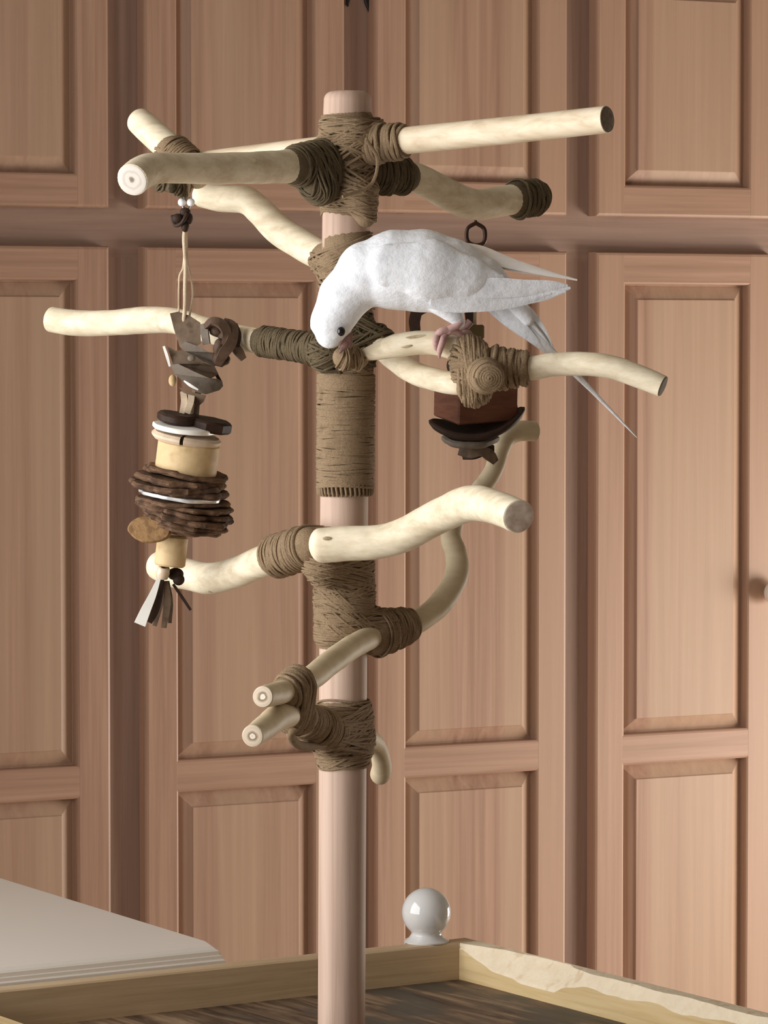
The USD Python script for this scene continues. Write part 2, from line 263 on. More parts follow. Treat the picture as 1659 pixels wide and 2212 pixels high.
def cone_sdf(G, a, ra, b, rb):
    a, b = np.asarray(a, float), np.asarray(b, float); d = b - a; t = np.clip(((G - a) @ d) / (d @ d + 1e-12), 0, 1)
    return np.linalg.norm(G - a - t[..., None] * d, axis=-1) - (ra + (rb - ra) * t)
def smin(a, b, k): h = np.clip(0.5 + 0.5 * (b - a) / k, 0, 1); return b + (a - b) * h - k * h * (1 - h)

# ================================================================== THE ROOM
DD = np.array([0.89064445, 0.45470042, 0]); NN = np.array([0.45470042, -0.89064445, 0]); OO = P(CX, 1106, 6.2); OO[2] = 0
def CL(m):
    """cabinet-local (u along the front, v = out of the front, z) to world"""
    v = np.asarray(m.vertices); out = OO + v[:, :1] * DD + v[:, 1:2] * NN + v[:, 2:] * np.array([0, 0, 1.0])
    return trimesh.Trimesh(out, np.asarray(m.faces)[:, ::-1], process=False)
def cl_pt(x, y, w):
    r = ray(x, y); t = ((OO + w * NN - EYE) @ NN) / (r @ NN); return EYE + r * t
CEIL, XL0 = 2.62, -1.72
struct('floor', box(XL0, 2.8, -0.6, 9.0, -0.04, 0), 'floor_wood', 'pale wooden room floor below the stand')
struct('ceiling', box(XL0, 2.8, -0.6, 9.0, CEIL, CEIL + 0.04), 'ceiling_white', 'white room ceiling')
XL = -1.6
struct('wall_left', cat(box(XL - 0.12, XL, -0.6, 1.3, 0, CEIL), box(XL - 0.12, XL, 3.6, 6.0, 0, CEIL), box(XL - 0.12, XL, 1.3, 3.6, 0, 0.75), box(XL - 0.12, XL, 1.3, 3.6, 2.45, CEIL)), 'plaster', 'plaster wall with a wide window on the left')
struct('wall_right', cat(box(2.6, 2.72, -0.6, 5.35, 0, CEIL), box(2.6, 2.72, 6.85, 9.0, 0, CEIL), box(2.6, 2.72, 5.35, 6.85, 0, 0.1), box(2.6, 2.72, 5.35, 6.85, 1.06, CEIL)), 'plaster', 'plaster wall with a low window on the right')
struct('wall_back', cat(CL(box(-1.85, -0.905, -0.16, -0.045, 0, CEIL)), CL(box(0.83, 2.9, -0.16, -0.045, 0, CEIL)), CL(box(-1.85, 2.9, -0.56, -0.50, 0, CEIL)), CL(box(-0.905, 0.83, -0.16, -0.045, 2.231, CEIL))), 'plaster', 'plaster wall that the tall cabinet is built into')

# ------------------------------------------------------------------ the built-in cabinet
cab = thing('pantry_cabinet', 'tall built-in reddish brown wooden cabinet with raised panel doors filling the background', 'cabinet', CL(trimesh.Trimesh([(0, 0, 0)] * 3, [(0, 1, 2)], process=False)).vertices[0])
DOORS = [(-0.862, -0.4960), (-0.4350, -0.0722), (-0.0165, 0.3530), (0.4105, 0.7790)]
ZU0, ZU1, ZL0, ZL1 = 1.7040, 2.1620, 0.11, 1.6422
TOPC = 2.23
def board(u0, u1, z0, z1, w0, w1, l=0, r=0, b=0, t=0, c=None):
    """board with its front arrises taken off by l, r, b, t (metres)"""
    c = max(l, r, b, t) * 0.9 if c is None else c; pts = []
    for (uu0, uu1, zz0, zz1, w) in ((u0, u1, z0, z1, w0), (u0, u1, z0, z1, w1 - c), (u0 + l * 0.3, u1 - r * 0.3, z0 + b * 0.3, z1 - t * 0.3, w1 - c * 0.3), (u0 + l, u1 - r, z0 + b, z1 - t, w1)):
        pts += [(a, w, z) for a in (uu0, uu1) for z in (zz0, zz1)]
    return CL(hull(np.array(pts)))
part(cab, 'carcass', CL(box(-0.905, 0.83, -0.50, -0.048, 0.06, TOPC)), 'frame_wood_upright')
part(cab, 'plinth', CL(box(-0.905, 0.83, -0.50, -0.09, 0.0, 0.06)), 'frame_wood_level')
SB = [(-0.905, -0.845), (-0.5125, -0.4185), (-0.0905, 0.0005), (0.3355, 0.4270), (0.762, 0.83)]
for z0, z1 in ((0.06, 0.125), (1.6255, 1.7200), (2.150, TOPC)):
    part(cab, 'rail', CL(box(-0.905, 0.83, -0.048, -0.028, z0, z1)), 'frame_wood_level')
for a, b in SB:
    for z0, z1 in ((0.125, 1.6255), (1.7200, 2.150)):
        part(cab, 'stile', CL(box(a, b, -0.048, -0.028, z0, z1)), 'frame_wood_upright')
def panel(door, u0, u1, z0, z1):
    """raised panel: tongue at the back, sloping margin, flat field"""
    e, g = 0.0255, 0.003; a = CL(hull([(u, w, z) for w, k in ((-0.0200, -0.006), (-0.0185, g)) for u in (u0 + k, u1 - k) for z in (z0 + k, z1 - k)]))
    b = CL(hull([(u, w, z) for w, k in ((-0.0190, g), (-0.0180, g), (-0.0060, e)) for u in (u0 + k, u1 - k) for z in (z0 + k, z1 - k)]))
    c = CL(hull([(u, w, z) for w, k in ((-0.0100, e), (-0.0044, e), (-0.0034, e + 0.0012)) for u in (u0 + k, u1 - k) for z in (z0 + k, z1 - k)]))
    part(door, 'panel', cat(a, b, c), 'cabinet_wood_panel', smooth=False)
SW, CH, IN = 0.0590, 0.0052, 0.0042
for di, (u0, u1) in enumerate(DOORS):
    for z0, z1, bot, mids in ((ZU0, ZU1, 0.0545, []), (ZL0, ZL1, 0.07, [(0.7515, 0.8055)])):
        d = group_part(cab, 'door')
        part(d, 'stile', board(u0, u0 + SW, z0, z1, -0.0275, 0, l=CH, r=IN, b=CH, t=CH), 'cabinet_wood_upright', smooth=False)
        part(d, 'stile', board(u1 - SW, u1, z0, z1, -0.0275, 0, l=IN, r=CH, b=CH, t=CH), 'cabinet_wood_upright', smooth=False)
        a, b = u0 + SW, u1 - SW
        rails = [(z0, z0 + bot, CH, IN)] + [(p, q, IN, IN) for p, q in mids] + [(z1 - 0.0555, z1, IN, CH)]
        for p, q, cb, ct in rails:
            part(d, 'rail', board(a - 0.0042, b + 0.0042, p, q, -0.0275, -0.0001, l=0.0004, r=0.0004, b=cb, t=ct), 'cabinet_wood_level', smooth=False)
        for (p0, p1, _, _), (q0, q1, _, _) in zip(rails[:-1], rails[1:]): panel(d, a, b, p1, q0)
        if di == 3 and z0 == ZL0:
            kc = cl_pt(1681, 1281, 0.03); kl = np.array([(kc - OO) @ DD, 0, kc[2]]); pr = [(0, -0.001), (0.011, -0.001), (0.009, 0.006), (0.012, 0.010)] + [(0.0235 * math.cos(t), 0.026 + 0.0215 * math.sin(t)) for t in np.linspace(-0.95, math.pi / 2, 12)]
            part(d, 'knob', lathe(pr, OO + kl[0] * DD + np.array([0, 0, kl[2]]), NN), 'white_chip', smooth=True, label='round white knob')
# black strap ends hanging in front of the frame between the two middle upper doors
st = [cl_pt(804, 38, -0.025), cl_pt(800, 18, -0.0245), cl_pt(797, 0, -0.0245), cl_pt(786, -60, -0.0245), cl_pt(777, -120, -0.0245), cl_pt(762, -60, -0.0245), cl_pt(752, 0, -0.025), cl_pt(751, 14, -0.025)]
rb = ribbon(st, [0.0022, 0.0065, 0.0095, 0.010, 0.010, 0.006, 0.0034, 0.0012], NN, 0.004)
s_ = thing('strap', 'black strap end hanging at the top between the two middle upper doors', 'strap', st[0])
part(s_, 'strap_band', rb, 'black_strap', smooth=60)

# ================================================================== TRAY, STAND
ZT = P(1006, 2025, 3.87)[2]
tc = Pz(1006, 2025, ZT); tl = Pz(0, 2130, ZT); tr_ = Pz(1651, 2204, ZT)
e1 = (tl - tc) / np.linalg.norm(tl - tc); e2 = np.array([-e1[1], e1[0], 0]); e2 *= np.sign(e2 @ (tr_ - tc))
LEN1 = (Pz(25, 2201, ZT) - tc) @ e1 + 0.024; LEN2 = 0.66; RH, RT = 0.0385, 0.024; ZF = ZT - RH
def TL(m, flip=None):
    """tray-local (a along the back rail from the right-hand corner, b towards the viewer, z)"""
    v = np.asarray(m.vertices); f = np.asarray(m.faces); out = tc * [1, 1, 0] + v[:, :1] * e1 + v[:, 1:2] * e2 + v[:, 2:] * np.array([0, 0, 1.0])
    if np.cross(e1, e2)[2] < 0: f = f[:, ::-1]
    return trimesh.Trimesh(out, f, process=False)
pole_base = W(737, 2230, 0); pole_base = Pz(*[737, 2290], ZF) * [1, 0, 0] + np.array([0, Y0, ZF])
stand = thing('bird_play_stand', 'wooden play stand of cream branches bound to a pole with jute, in a pine tray', 'bird stand', (float(pole_base[0]), Y0, 0.0))
tray = group_part(stand, 'tray')
def rail(a0, a1, b0, b1):
    c = 0.0018; pts = [(a, b, z) for z, k in ((ZF - 0.012, 0), (ZT - c, 0), (ZT, c)) for a in (a0 + k, a1 - k) for b in (b0 + k, b1 - k)]; return TL(hull(pts))
part(tray, 'rail', rail(0, LEN1, 0, RT), 'tray_pine')
part(tray, 'rail', rail(LEN1 - RT, LEN1, RT, LEN2), 'tray_pine_side')
part(tray, 'rail', rail(0, LEN1, LEN2, LEN2 + RT), 'tray_pine')
# the right-hand rail has a gnawed inner arris
nb = 90; bs = np.linspace(RT, LEN2, nb)
gn = 0.30 + 0.55 * np.clip(meshkit.fbm(np.stack([bs * 14 + 4, bs * 0 + 3, bs * 0], 1), 3, 5) * 1.6 - 0.35, 0, 1) + 0.5 * np.exp(-((bs - 0.17) / 0.045) ** 2) - 0.1
gn = np.clip(gn * np.clip((bs - 0.03) / 0.05, 0.05, 1), 0.02, 0.86)
prof = []
for b_, g_ in zip(bs, gn):
    k = RT * g_; prof.append([(0, b_, ZF - 0.012), (0, b_, ZT - 0.0015), (0.0015, b_, ZT), (max(RT - k, 0.002), b_, ZT - 0.0004), (RT - k * 0.55, b_, ZT - 0.004 - 0.010 * g_), (RT - 0.0012, b_, ZT - 0.004 - 0.021 * g_), (RT, b_, ZT - 0.006 - 0.024 * g_), (RT, b_, ZF - 0.012)])
prof = np.array(prof); K = prof.shape[1]; i, j = np.meshgrid(np.arange(nb - 1), np.arange(K), indexing='ij'); j2 = (j + 1) % K
f4 = np.stack([i * K + j, i * K + j2, (i + 1) * K + j2, (i + 1) * K + j], -1).reshape(-1, 4)
ff = np.vstack([f4[:, [0, 1, 2]], f4[:, [0, 2, 3]], [(0, q + 1, q) for q in range(1, K - 1)], [((nb - 1) * K, (nb - 1) * K + q, (nb - 1) * K + q + 1) for q in range(1, K - 1)]])
rr = TL(trimesh.Trimesh(prof.reshape(-1, 3), ff, process=False)); trimesh.repair.fix_normals(rr)
fc = np.array(rr.faces); kk_ = np.where(fc < nb * K, fc % K, 9).astype(int); gm = ((kk_ >= 2) & (kk_ <= 6)).all(1)
g1 = trimesh.Trimesh(rr.vertices, fc[~gm], process=False); g2 = trimesh.Trimesh(rr.vertices, fc[gm], process=False)
part(tray, 'rail', g1, 'tray_pine_side', smooth=35, label='pine tray rail with a gnawed wavy inner edge'); part(tray, 'gnawed_edge', g2, 'gnawed_pine', smooth=35, label='pale gnawed wood along the rail')
part(tray, 'base_board', TL(box(RT * 0.5, LEN1 - RT * 0.5, RT * 0.5, LEN2 + RT * 0.5, ZF - 0.012, ZF)), 'tray_board')
for a in (0.02, LEN1 - 0.06):
    for b in (0.02, LEN2 - 0.04): part(stand, 'leg', TL(box(a, a + 0.04, b, b + 0.04, 0, ZF - 0.012)), 'tray_pine')

body = np.array([[*W(750.6, 216), R(51)], [*W(750, 240), R(51.5)], [*W(746, 700), R(52)], [*W(742, 1300), R(52)], [*W(739, 1900), R(51.5)], [*(pole_base + [0, 0, 0.001]), R(51.5)]])
cap = [[*(body[0, :3] + np.array([0, 0, R(19)]) * math.sin(t)), R(51) - R(19) * (1 - math.cos(t))] for t in np.linspace(math.pi / 2, 0.15, 8)]
q = np.vstack([cap, body]); part(stand, 'pole', tube(q[:, :3], q[:, 3], 44), 'pole_wood', smooth=60)

def branch(rows, mat_='branch_wood', ends=('cut', 'cut'), end_mat='end_grain', name='perch', bump=0.05, seed=0, dome=0.8, label=None):
    """rows: (px, py, metres behind the pole, radius in px)"""
    a = np.array([[*W(x, y, d), R(r, d)] for x, y, d, r in rows]); q = catmull(a, 10); p, r = q[:, :3], q[:, 3]
    caps = []
    for k, e in enumerate(ends):
        i0 = 0 if k == 0 else -1; i1 = 1 if k == 0 else -2
        if e == 'round': p, r = round_end(p, r, k == 0, 6, dome)
        elif e == 'cut':
            dv = p[i0] - p[i1]; dv /= np.linalg.norm(dv); caps.append((p[i0].copy(), dv, r[i0]))
            c0 = p[i0] + dv * r[i0] * 0.05
            p = np.vstack([[c0], p]) if k == 0 else np.vstack([p, [c0]]); r = np.concatenate([[r[0] * 0.93], r]) if k == 0 else np.concatenate([r, [r[-1] * 0.93]])
    path = part(stand, name, tube(p, r, 26, bump=bump, seed=seed), mat_, smooth=50, label=label)
    for c, dv, rad in caps:
        seg = 28; g = np.arange(seg) * 2 * math.pi / seg; A = np.cross(dv, [0.1, 0.2, 1]); A /= np.linalg.norm(A); B = np.cross(dv, A)
        rings, uv = [c + dv * (rad * 0.065 + 0.0004)], [(0.5, 0.5)]
        for k, h in ((0.5, 0.062), (0.92, 0.055), (0.95, 0.0)):
            rings += list(c + dv * (rad * h + 0.0004) + rad * k * (np.cos(g)[:, None] * A + np.sin(g)[:, None] * B)); uv += [(0.5 + 0.5 * k * math.cos(t), 0.5 + 0.5 * k * math.sin(t)) for t in g]
        s = np.arange(seg); s2 = (s + 1) % seg; f = [np.stack([s * 0, 1 + s, 1 + s2], 1)]
        for l in (0, 1): o = 1 + l * seg; f += [np.stack([o + s, o + seg + s, o + seg + s2], 1), np.stack([o + s, o + seg + s2, o + s2], 1)]
        part(path, 'cut_end', trimesh.Trimesh(rings, np.vstack(f), process=False), end_mat, smooth=True, uv=uv)
    return path

# top tier
branch([(395, 362, 0.075, 29.5), (745, 318, -0.005, 29.5), (1100, 281, -0.095, 29.5), (1311, 258, -0.150, 29.5)], 'dowel_wood', end_mat='end_grain_dark', name='dowel_perch', bump=0.0, label='straight pale dowel perch with a dark cut end')
branch([(700, 352, -0.01, 36), (640, 358, -0.045, 37), (560, 362, -0.085, 35), (470, 364, -0.120, 34), (390, 363, -0.150, 33), (330, 364, -0.175, 34), (304, 374, -0.190, 36), (286, 388, -0.205, 36)], ends=('none', 'cut'), seed=2)
branch([(303, 263, 0.105, 30), (340, 296, 0.090, 31), (390, 342, 0.060, 31), (430, 382, 0.050, 28)], ends=('round', 'round'), seed=3)
branch([(437, 421, 0.120, 27), (480, 429, 0.115, 29), (530, 432, 0.105, 30), (562, 456, 0.095, 31), (600, 494, 0.080, 33), (650, 528, 0.055, 33), (720, 566, 0.015, 32)], ends=('round', 'none'), seed=4)
branch([(800, 366, 0.01, 33), (885, 381, 0.045, 33), (930, 399, 0.065, 33), (976, 425, 0.085, 34), (1024, 442, 0.105, 33), (1070, 437, 0.125, 33), (1116, 430, 0.140, 33), (1150, 428, 0.155, 32)], ends=('none', 'round'), seed=5)
# middle tier
branch([(112, 690, 0.190, 28), (165, 698, 0.175, 28), (242, 697, 0.155, 28), (312, 692, 0.135, 29), (375, 693, 0.115, 28), (445, 712, 0.085, 27), (515, 730, 0.055, 28), (557, 736, 0.035, 27), (575, 738, 0.029, 23), (640, 748, 0.011, 23), (720, 760, -0.01, 23)], ends=('round', 'none'), seed=6, dome=0.35)
branch([(783, 767, -0.055, 11), (800, 763, -0.060, 16), (830, 754, -0.068, 22), (862, 745, -0.074, 26), (910, 740, -0.080, 26), (950, 743, -0.084, 26), (995, 756, -0.086, 27), (1035, 775, -0.088, 26)], ends=('cut', 'none'), seed=7, end_mat='end_grain_grey')
branch([(770, 742, 0.0, 25), (815, 748, -0.015, 25), (848, 772, -0.035, 25), (880, 797, -0.050, 25), (920, 815, -0.065, 25), (985, 828, -0.085, 25), (1040, 822, -0.095, 25)], ends=('none', 'none'), seed=8)
branch([(1060, 800, -0.085, 26), (1143, 796, -0.095, 26), (1190, 788, -0.102, 26), (1244, 786, -0.112, 26), (1290, 788, -0.122, 26), (1335, 797, -0.128, 25.5), (1385, 815, -0.134, 25), (1431, 834, -0.140, 24)], ends=('none', 'cut'), end_mat='end_grain_dark', seed=9)
branch([(1040, 806, -0.08, 24), (1050, 813, -0.12, 24)], ends=('none', 'none'), seed=10)
# lower tier
branch([(345, 1222, 0.135, 33), (372, 1234, 0.125, 34), (404, 1240, 0.110, 34), (456, 1250, 0.085, 34), (518, 1233, 0.050, 34), (573, 1210, 0.015, 34), (640, 1188, -0.02, 33), (700, 1176, -0.035, 32)], ends=('round', 'none'), seed=11)
branch([(694, 1178, -0.062, 38), (740, 1174, -0.066, 39), (812, 1171, -0.075, 37), (871, 1156, -0.085, 37), (943, 1118, -0.105, 38), (1012, 1088, -0.140, 39), (1065, 1094, -0.185, 37), (1120, 1116, -0.235, 36)], ends=('round', 'cut'), seed=12, end_mat='end_grain_grey', dome=0.7)
branch([(800, 1372, 0.0, 26), (880, 1352, 0.035, 26), (930, 1324, 0.060, 26), (966, 1284, 0.080, 26), (987, 1238, 0.095, 25.5), (985, 1196, 0.105, 24), (974, 1158, 0.115, 22), (990, 1110, 0.130, 21), (1035, 1060, 0.145, 21), (1064, 1020, 0.155, 20), (1078, 980, 0.165, 20), (1092, 948, 0.172, 21), (1118, 932, 0.180, 22), (1154, 931, 0.190, 22)], 'branch_wood_tan', ends=('none', 'cut'), seed=13, end_mat='end_grain_grey')
branch([(800, 1376, -0.01, 26), (760, 1398, -0.055, 26), (715, 1430, -0.105, 27), (670, 1466, -0.160, 27), (625, 1490, -0.205, 26), (592, 1500, -0.240, 25), (568, 1505, -0.268, 23.5)], 'branch_wood_tan', ends=('none', 'cut'), seed=14, end_mat='end_grain_pith')
branch([(822, 1672, 0.110, 23), (824, 1648, 0.090, 21), (812, 1608, 0.055, 20), (780, 1590, 0.0, 24), (720, 1582, -0.035, 25), (690, 1570, -0.085, 26), (655, 1552, -0.150, 27), (630, 1543, -0.190, 29), (598, 1551, -0.232, 29), (568, 1575, -0.268, 27), (546, 1590, -0.300, 24)], 'branch_wood_tan', ends=('round', 'cut'), seed=15, dome=1.1, end_mat='end_grain_pith')

for x, y, d, rx, rz, rot in ((541, 345, -0.0945 - 0.0142, 15, 7, -0.2), (604, 492, 0.078 - 0.0135, 5, 13, -0.8), (612, 508, 0.073 - 0.0125, 4, 12, -0.8), (706, 1163, -0.064 - 0.0155, 10, 4, 0), (461, 1276, 0.083 - 0.0095, 14, 4, 0.05), (902, 727, -0.079 - 0.0098, 26, 3, 0.1), (880, 748, -0.077 - 0.0110, 14, 2.5, 0.2), (548, 716, 0.04 - 0.0095, 5, 5, 0), (326, 284, 0.097 - 0.0112, 5, 9, -0.7)):
    k = ball((0, 0, 0), 1.0, 2, (R(rx), 0.0016, R(rz))); k.apply_transform(trimesh.transformations.rotation_matrix(-rot, [0, 1, 0])); k.apply_translation(W(x, y, d)); part(stand, 'branch_knot', k, 'knot_brown')
# ------------------------------------------------------------------ jute wraps
def wrap(cores, winds, mat_='jute', tw=0.0012, name='rope_wrap', extra=()):
    """cores: (pointA, rA, pointB, rB) what the twine lies on; winds: (pointA, pointB, axis, turns, tilt in degrees, lean vector)"""
    ms = []
    for a, ra, b, rb_ in cores:
        sp = trimesh.creation.icosphere(2, 1.0).vertices; ms.append(hull(np.vstack([sp * (ra - 0.25 * tw) + a, sp * (rb_ - 0.25 * tw) + b])))
    def sdf(G): return np.min([cone_sdf(G, a, ra, b, rb_) for a, ra, b, rb_ in cores], 0)
    ts = np.linspace(0, 0.12, 70); g = np.arange(44) * 2 * math.pi / 44
    for p0, p1, axis, turns, tilt in winds:
        axis = np.asarray(axis, float) / np.linalg.norm(axis)
        for k in range(int(turns * 1.45)):
            s = (k + 0.5) / int(turns * 1.45) + rng.normal(0, 0.25) / turns; c = p0 + (p1 - p0) * np.clip(s, 0, 1)
            tl_ = math.radians(tilt) * (rng.normal(0, 0.6) if tilt < 15 else rng.choice([-1, 1]) * rng.uniform(0.6, 1.1)); az = rng.uniform(0, 2 * math.pi) if tilt < 15 else (0.5 * math.pi + rng.normal(0, 0.5))
            u = np.cross(axis, [0.05, 0.1, 1] if abs(axis[2]) < 0.8 else [1, 0.05, 0]); u /= np.linalg.norm(u); v = np.cross(axis, u)
            nrm = axis * math.cos(tl_) + (u * math.cos(az) + v * math.sin(az)) * math.sin(tl_)
            A = np.cross(nrm, u); A /= np.linalg.norm(A); B = np.cross(nrm, A)
            D = np.cos(g)[:, None] * A + np.sin(g)[:, None] * B; S = sdf(c + D[:, None] * ts[None, :, None]); inside = S < 0
            if not inside[:, 0].all(): continue
            first = np.argmax(~inside, axis=1); rad = ts[np.clip(first, 1, None)] - 0.0008; P2 = np.stack([np.cos(g) * rad, np.sin(g) * rad], 1)
            h = P2[ConvexHull(P2).vertices]; h = np.vstack([h, h[:1]]); L = np.concatenate([[0], np.cumsum(np.linalg.norm(np.diff(h, axis=0), axis=1))])
            m = 40; w = np.linspace(0, L[-1], m, endpoint=False); x, y = np.interp(w, L, h[:, 0]), np.interp(w, L, h[:, 1]); rr_ = np.hypot(x, y); lift = tw * rng.uniform(0.0, 0.9)
            x, y = x * (1 + lift / rr_), y * (1 + lift / rr_); ph = rng.uniform(0, 6.28); pt = c + x[:, None] * A + y[:, None] * B + nrm * (0.0011 * np.sin(np.arange(m) / m * 6.28 * 2 + ph))[:, None]
            ms.append(tube(pt, tw * rng.uniform(0.75, 1.15), 6, closed=True))
    for e in extra: ms.append(e)
    part(stand, name, cat(*ms), mat_, smooth=60)
def pl(y, d=0.0): return W(752 - 15 * (y - 197) / 2080, y, d)
def ax(a, b): return b - a
Z = np.array([0, 0, 1.0])
# A: the big wrap at the crossing of the top tier
dr0, dr1 = W(800, 312, -0.02), W(872, 305, -0.036); b50, b51 = W(800, 372, 0.012), W(874, 381, 0.038); b20, b21 = W(712, 352, -0.008), W(634, 359, -0.05)
wrap([(pl(270), R(58), pl(320), R(64)), (pl(320), R(64), pl(452), R(55)), (W(800, 290, 0.0), R(36), W(770, 300, -0.02), R(45)), (W(790, 470, -0.02), R(22), W(775, 420, -0.02), R(42))],
     [(pl(256), pl(314), Z, 16, 9), (pl(300), pl(440), Z, 44, 34), (pl(420), pl(458), Z, 10, 12)], extra=[tube(catmull([W(790, 300, -0.055), W(815, 345, -0.045), W(800, 400, -0.045), W(740, 425, -0.06)], 8), 0.0016, 6)])
wrap([(dr0, R(40), dr1, R(32))], [(dr0, dr1, ax(dr0, dr1), 11, 10)], tw=0.0021)
wrap([(b50, R(44), b51, R(37))], [(b50, b51, ax(b50, b51), 16, 10)], 'jute_dark')
wrap([(b20, R(52), b21, R(40)), (b20, R(50), W(690, 400, -0.03), R(40))], [(b20, b21, ax(b20, b21), 18, 12), (W(700, 360, -0.02), W(650, 400, -0.035), ax(b20, b21) + np.array([0, 0, -0.02]), 10, 14)], 'jute_dark')
# upper-left joint of three perches, end cap of the upper-right perch
j0, j1 = W(372, 328, 0.07), W(404, 356, 0.058); wrap([(j0, R(37), j1, R(37)), (j1, R(36), W(395, 392, 0.05), R(26))], [(j0, j1, ax(j0, j1), 12, 10), (j1, W(392, 396, 0.05), Z, 7, 30)], 'jute')
wrap([(W(372, 405, 0.02), R(13), W(335, 398, 0.03), R(10)), (W(372, 405, 0.02), R(13), W(398, 408, 0.04), R(16))], [(W(340, 399, 0.03), W(396, 408, 0.04), W(396, 408, 0.04) - W(340, 399, 0.03), 12, 22)], 'jute_dark')
i0, i1 = W(1118, 430, 0.142), W(1158, 427, 0.157); wrap([(i0, R(41), i1, R(36)), (i1, R(37), W(1163, 427, 0.160), R(30))], [(i0, W(1166, 427, 0.16), ax(i0, i1), 22, 12)], 'jute_dark')
# B: the slanting wrap under the top tier and behind the bird
s0 = W(716, 560, 0.01)
wrap([(pl(520), R(55), pl(660), R(57)), (pl(560), R(52), W(706, 560, 0.02), R(38))], [(pl(530), pl(575), Z + 0.45 * np.array([-1.0, 0, 0]), 20, 7), (pl(570), pl(680), Z, 22, 22)])
# C, J: left perch sleeve and the knot where the middle tier crosses
c0, c1 = W(566, 737, 0.032), W(700, 756, -0.006)
wrap([(c0, R(31), c1, R(33))], [(c0, c1, ax(c0, c1), 44, 3)], 'jute_dark')
wrap([(pl(700), R(57), pl(775), R(60)), (pl(735), R(50), W(815, 735, -0.01), R(34)), (pl(750), R(50), W(706, 762, -0.02), R(40))], [(pl(680), pl(780), Z, 34, 30), (pl(740), W(820, 735, -0.012), W(830, 735, -0.015) - pl(740), 12, 18)], 'jute_dark')
wrap([(W(742, 772, -0.066), R(24), W(775, 775, -0.056), R(22))], [(W(735, 772, -0.066), W(780, 776, -0.056), np.array([1.0, 0.2, -0.2]), 9, 20)])
# D: the long sleeve with the stitched lower edge
wrap([(pl(812), R(57), pl(1045), R(58))], [(pl(800), pl(1050), Z, 88, 3)], extra=[tube(catmull([pl(1052) + np.array([R(60) * math.sin(a), -R(60) * math.cos(a), 0.0035]), pl(1064) + np.array([R(59) * math.sin(a + 0.05), -R(59) * math.cos(a + 0.05), 0]), pl(1070) + np.array([R(55) * math.sin(a + 0.06), -R(55) * math.cos(a + 0.06), 0])], 4), 0.0013, 6) for a in np.arange(0, 6.28, 0.17)])
wrap([(pl(790), R(54), pl(800), R(55))], [(pl(788), pl(803), Z, 6, 5)])
# E: lower crossing
ee0, ee1 = W(594, 1203, 0.005), W(668, 1180, -0.03); f0, f1 = W(810, 1368, 0.006), W(878, 1352, 0.034)
wrap([(ee0, R(41), ee1, R(43)), (ee1, R(42), pl(1180, -0.01), R(45))], [(ee0, ee1, ax(ee0, ee1), 18, 8)], tw=0.0017)
wrap([(pl(1205), R(60), pl(1290), R(64)), (pl(1290), R(62), pl(1370), R(63)), (pl(1215), R(50), W(700, 1220, -0.03), R(46)), (pl(1350), R(56), W(822, 1364, 0.01), R(46))], [(pl(1205), pl(1300), Z, 34, 18), (pl(1290), pl(1390), Z, 40, 10), (pl(1290), pl(1380), Z + np.array([0.5, 0, 0]), 16, 16)])
wrap([(f0, R(50), f1, R(36))], [(f0, W(886, 1350, 0.036), ax(f0, f1), 24, 6)])
# F: the pair of branch ends in front
ff0, ff1 = W(630, 1487, -0.195), W(644, 1540, -0.185)
ax1 = W(592, 1500, -0.24) - W(670, 1466, -0.16)
wrap([(W(640, 1482, -0.19), R(36), W(618, 1496, -0.21), R(33)), (W(655, 1548, -0.165), R(33), W(630, 1545, -0.19), R(32))], [(W(652, 1512, -0.172), W(620, 1522, -0.205), ax1, 22, 12)], tw=0.0018)
# G: lowest wrap on the pole
wrap([(pl(1540), R(60), pl(1640), R(55)), (pl(1560), R(62), pl(1600), R(66)), (pl(1588), R(56), W(684, 1574, -0.085), R(38))], [(pl(1520), pl(1650), Z, 44, 14), (pl(1540), pl(1620), Z + np.array([-0.45, -0.2, 0]), 26, 14)],
     extra=[tube(catmull([W(640, 1566, -0.2), W(628, 1585, -0.19), W(640, 1606, -0.16), W(668, 1612, -0.12), W(700, 1606, -0.09)], 8), 0.0042, 8, bump=0.1)])
wrap([(W(712, 1579, -0.05), R(40), W(655, 1556, -0.145), R(33))], [(W(716, 1581, -0.045), W(650, 1553, -0.15), W(650, 1553, -0.15) - W(716, 1581, -0.045), 20, 12)], tw=0.0017)
# H: the knobbly rope ball beside the bird
k0, k1 = W(1044, 809, -0.10), W(1056, 816, -0.140)
wrap([(W(1012, 765, -0.088), R(37), W(1022, 836, -0.092), R(38)), (W(1030, 788, -0.09), R(44), W(1060, 795, -0.09), R(42))],
     [(W(1000, 800, -0.088), W(1052, 800, -0.09), np.array([1.0, 0.0, 0.12]), 30, 14), (W(1010, 775, -0.088), W(1020, 830, -0.09), np.array([0.35, 0.1, 1.0]), 12, 22)], tw=0.0018)
wrap([(W(1060, 795, -0.09), R(42), W(1134, 796, -0.094), R(30))], [(W(1064, 796, -0.09), W(1140, 796, -0.095), np.array([1.0, -0.1, 0]), 18, 10)], tw=0.0022)
sp = []
kk, ka = ax(k0, k1) / np.linalg.norm(ax(k0, k1)), None
ka = np.cross(kk, Z); ka /= np.linalg.norm(ka); kb = np.cross(kk, ka)
for t in np.linspace(0, 5.2 * 2 * math.pi, 150):
    q_ = R(28) * (1 - t / (5.4 * 2 * math.pi)); sp.append(k1 + kk * (0.002 + 0.0025 * (1 - q_ / R(28))) + q_ * (math.cos(t) * ka + math.sin(t) * kb))
wrap([(k0, R(30), k1 - kk * R(14), R(27))], [(k0, k1, kk, 9, 5)], tw=0.0022, extra=[tube(sp, 0.0024, 7)])

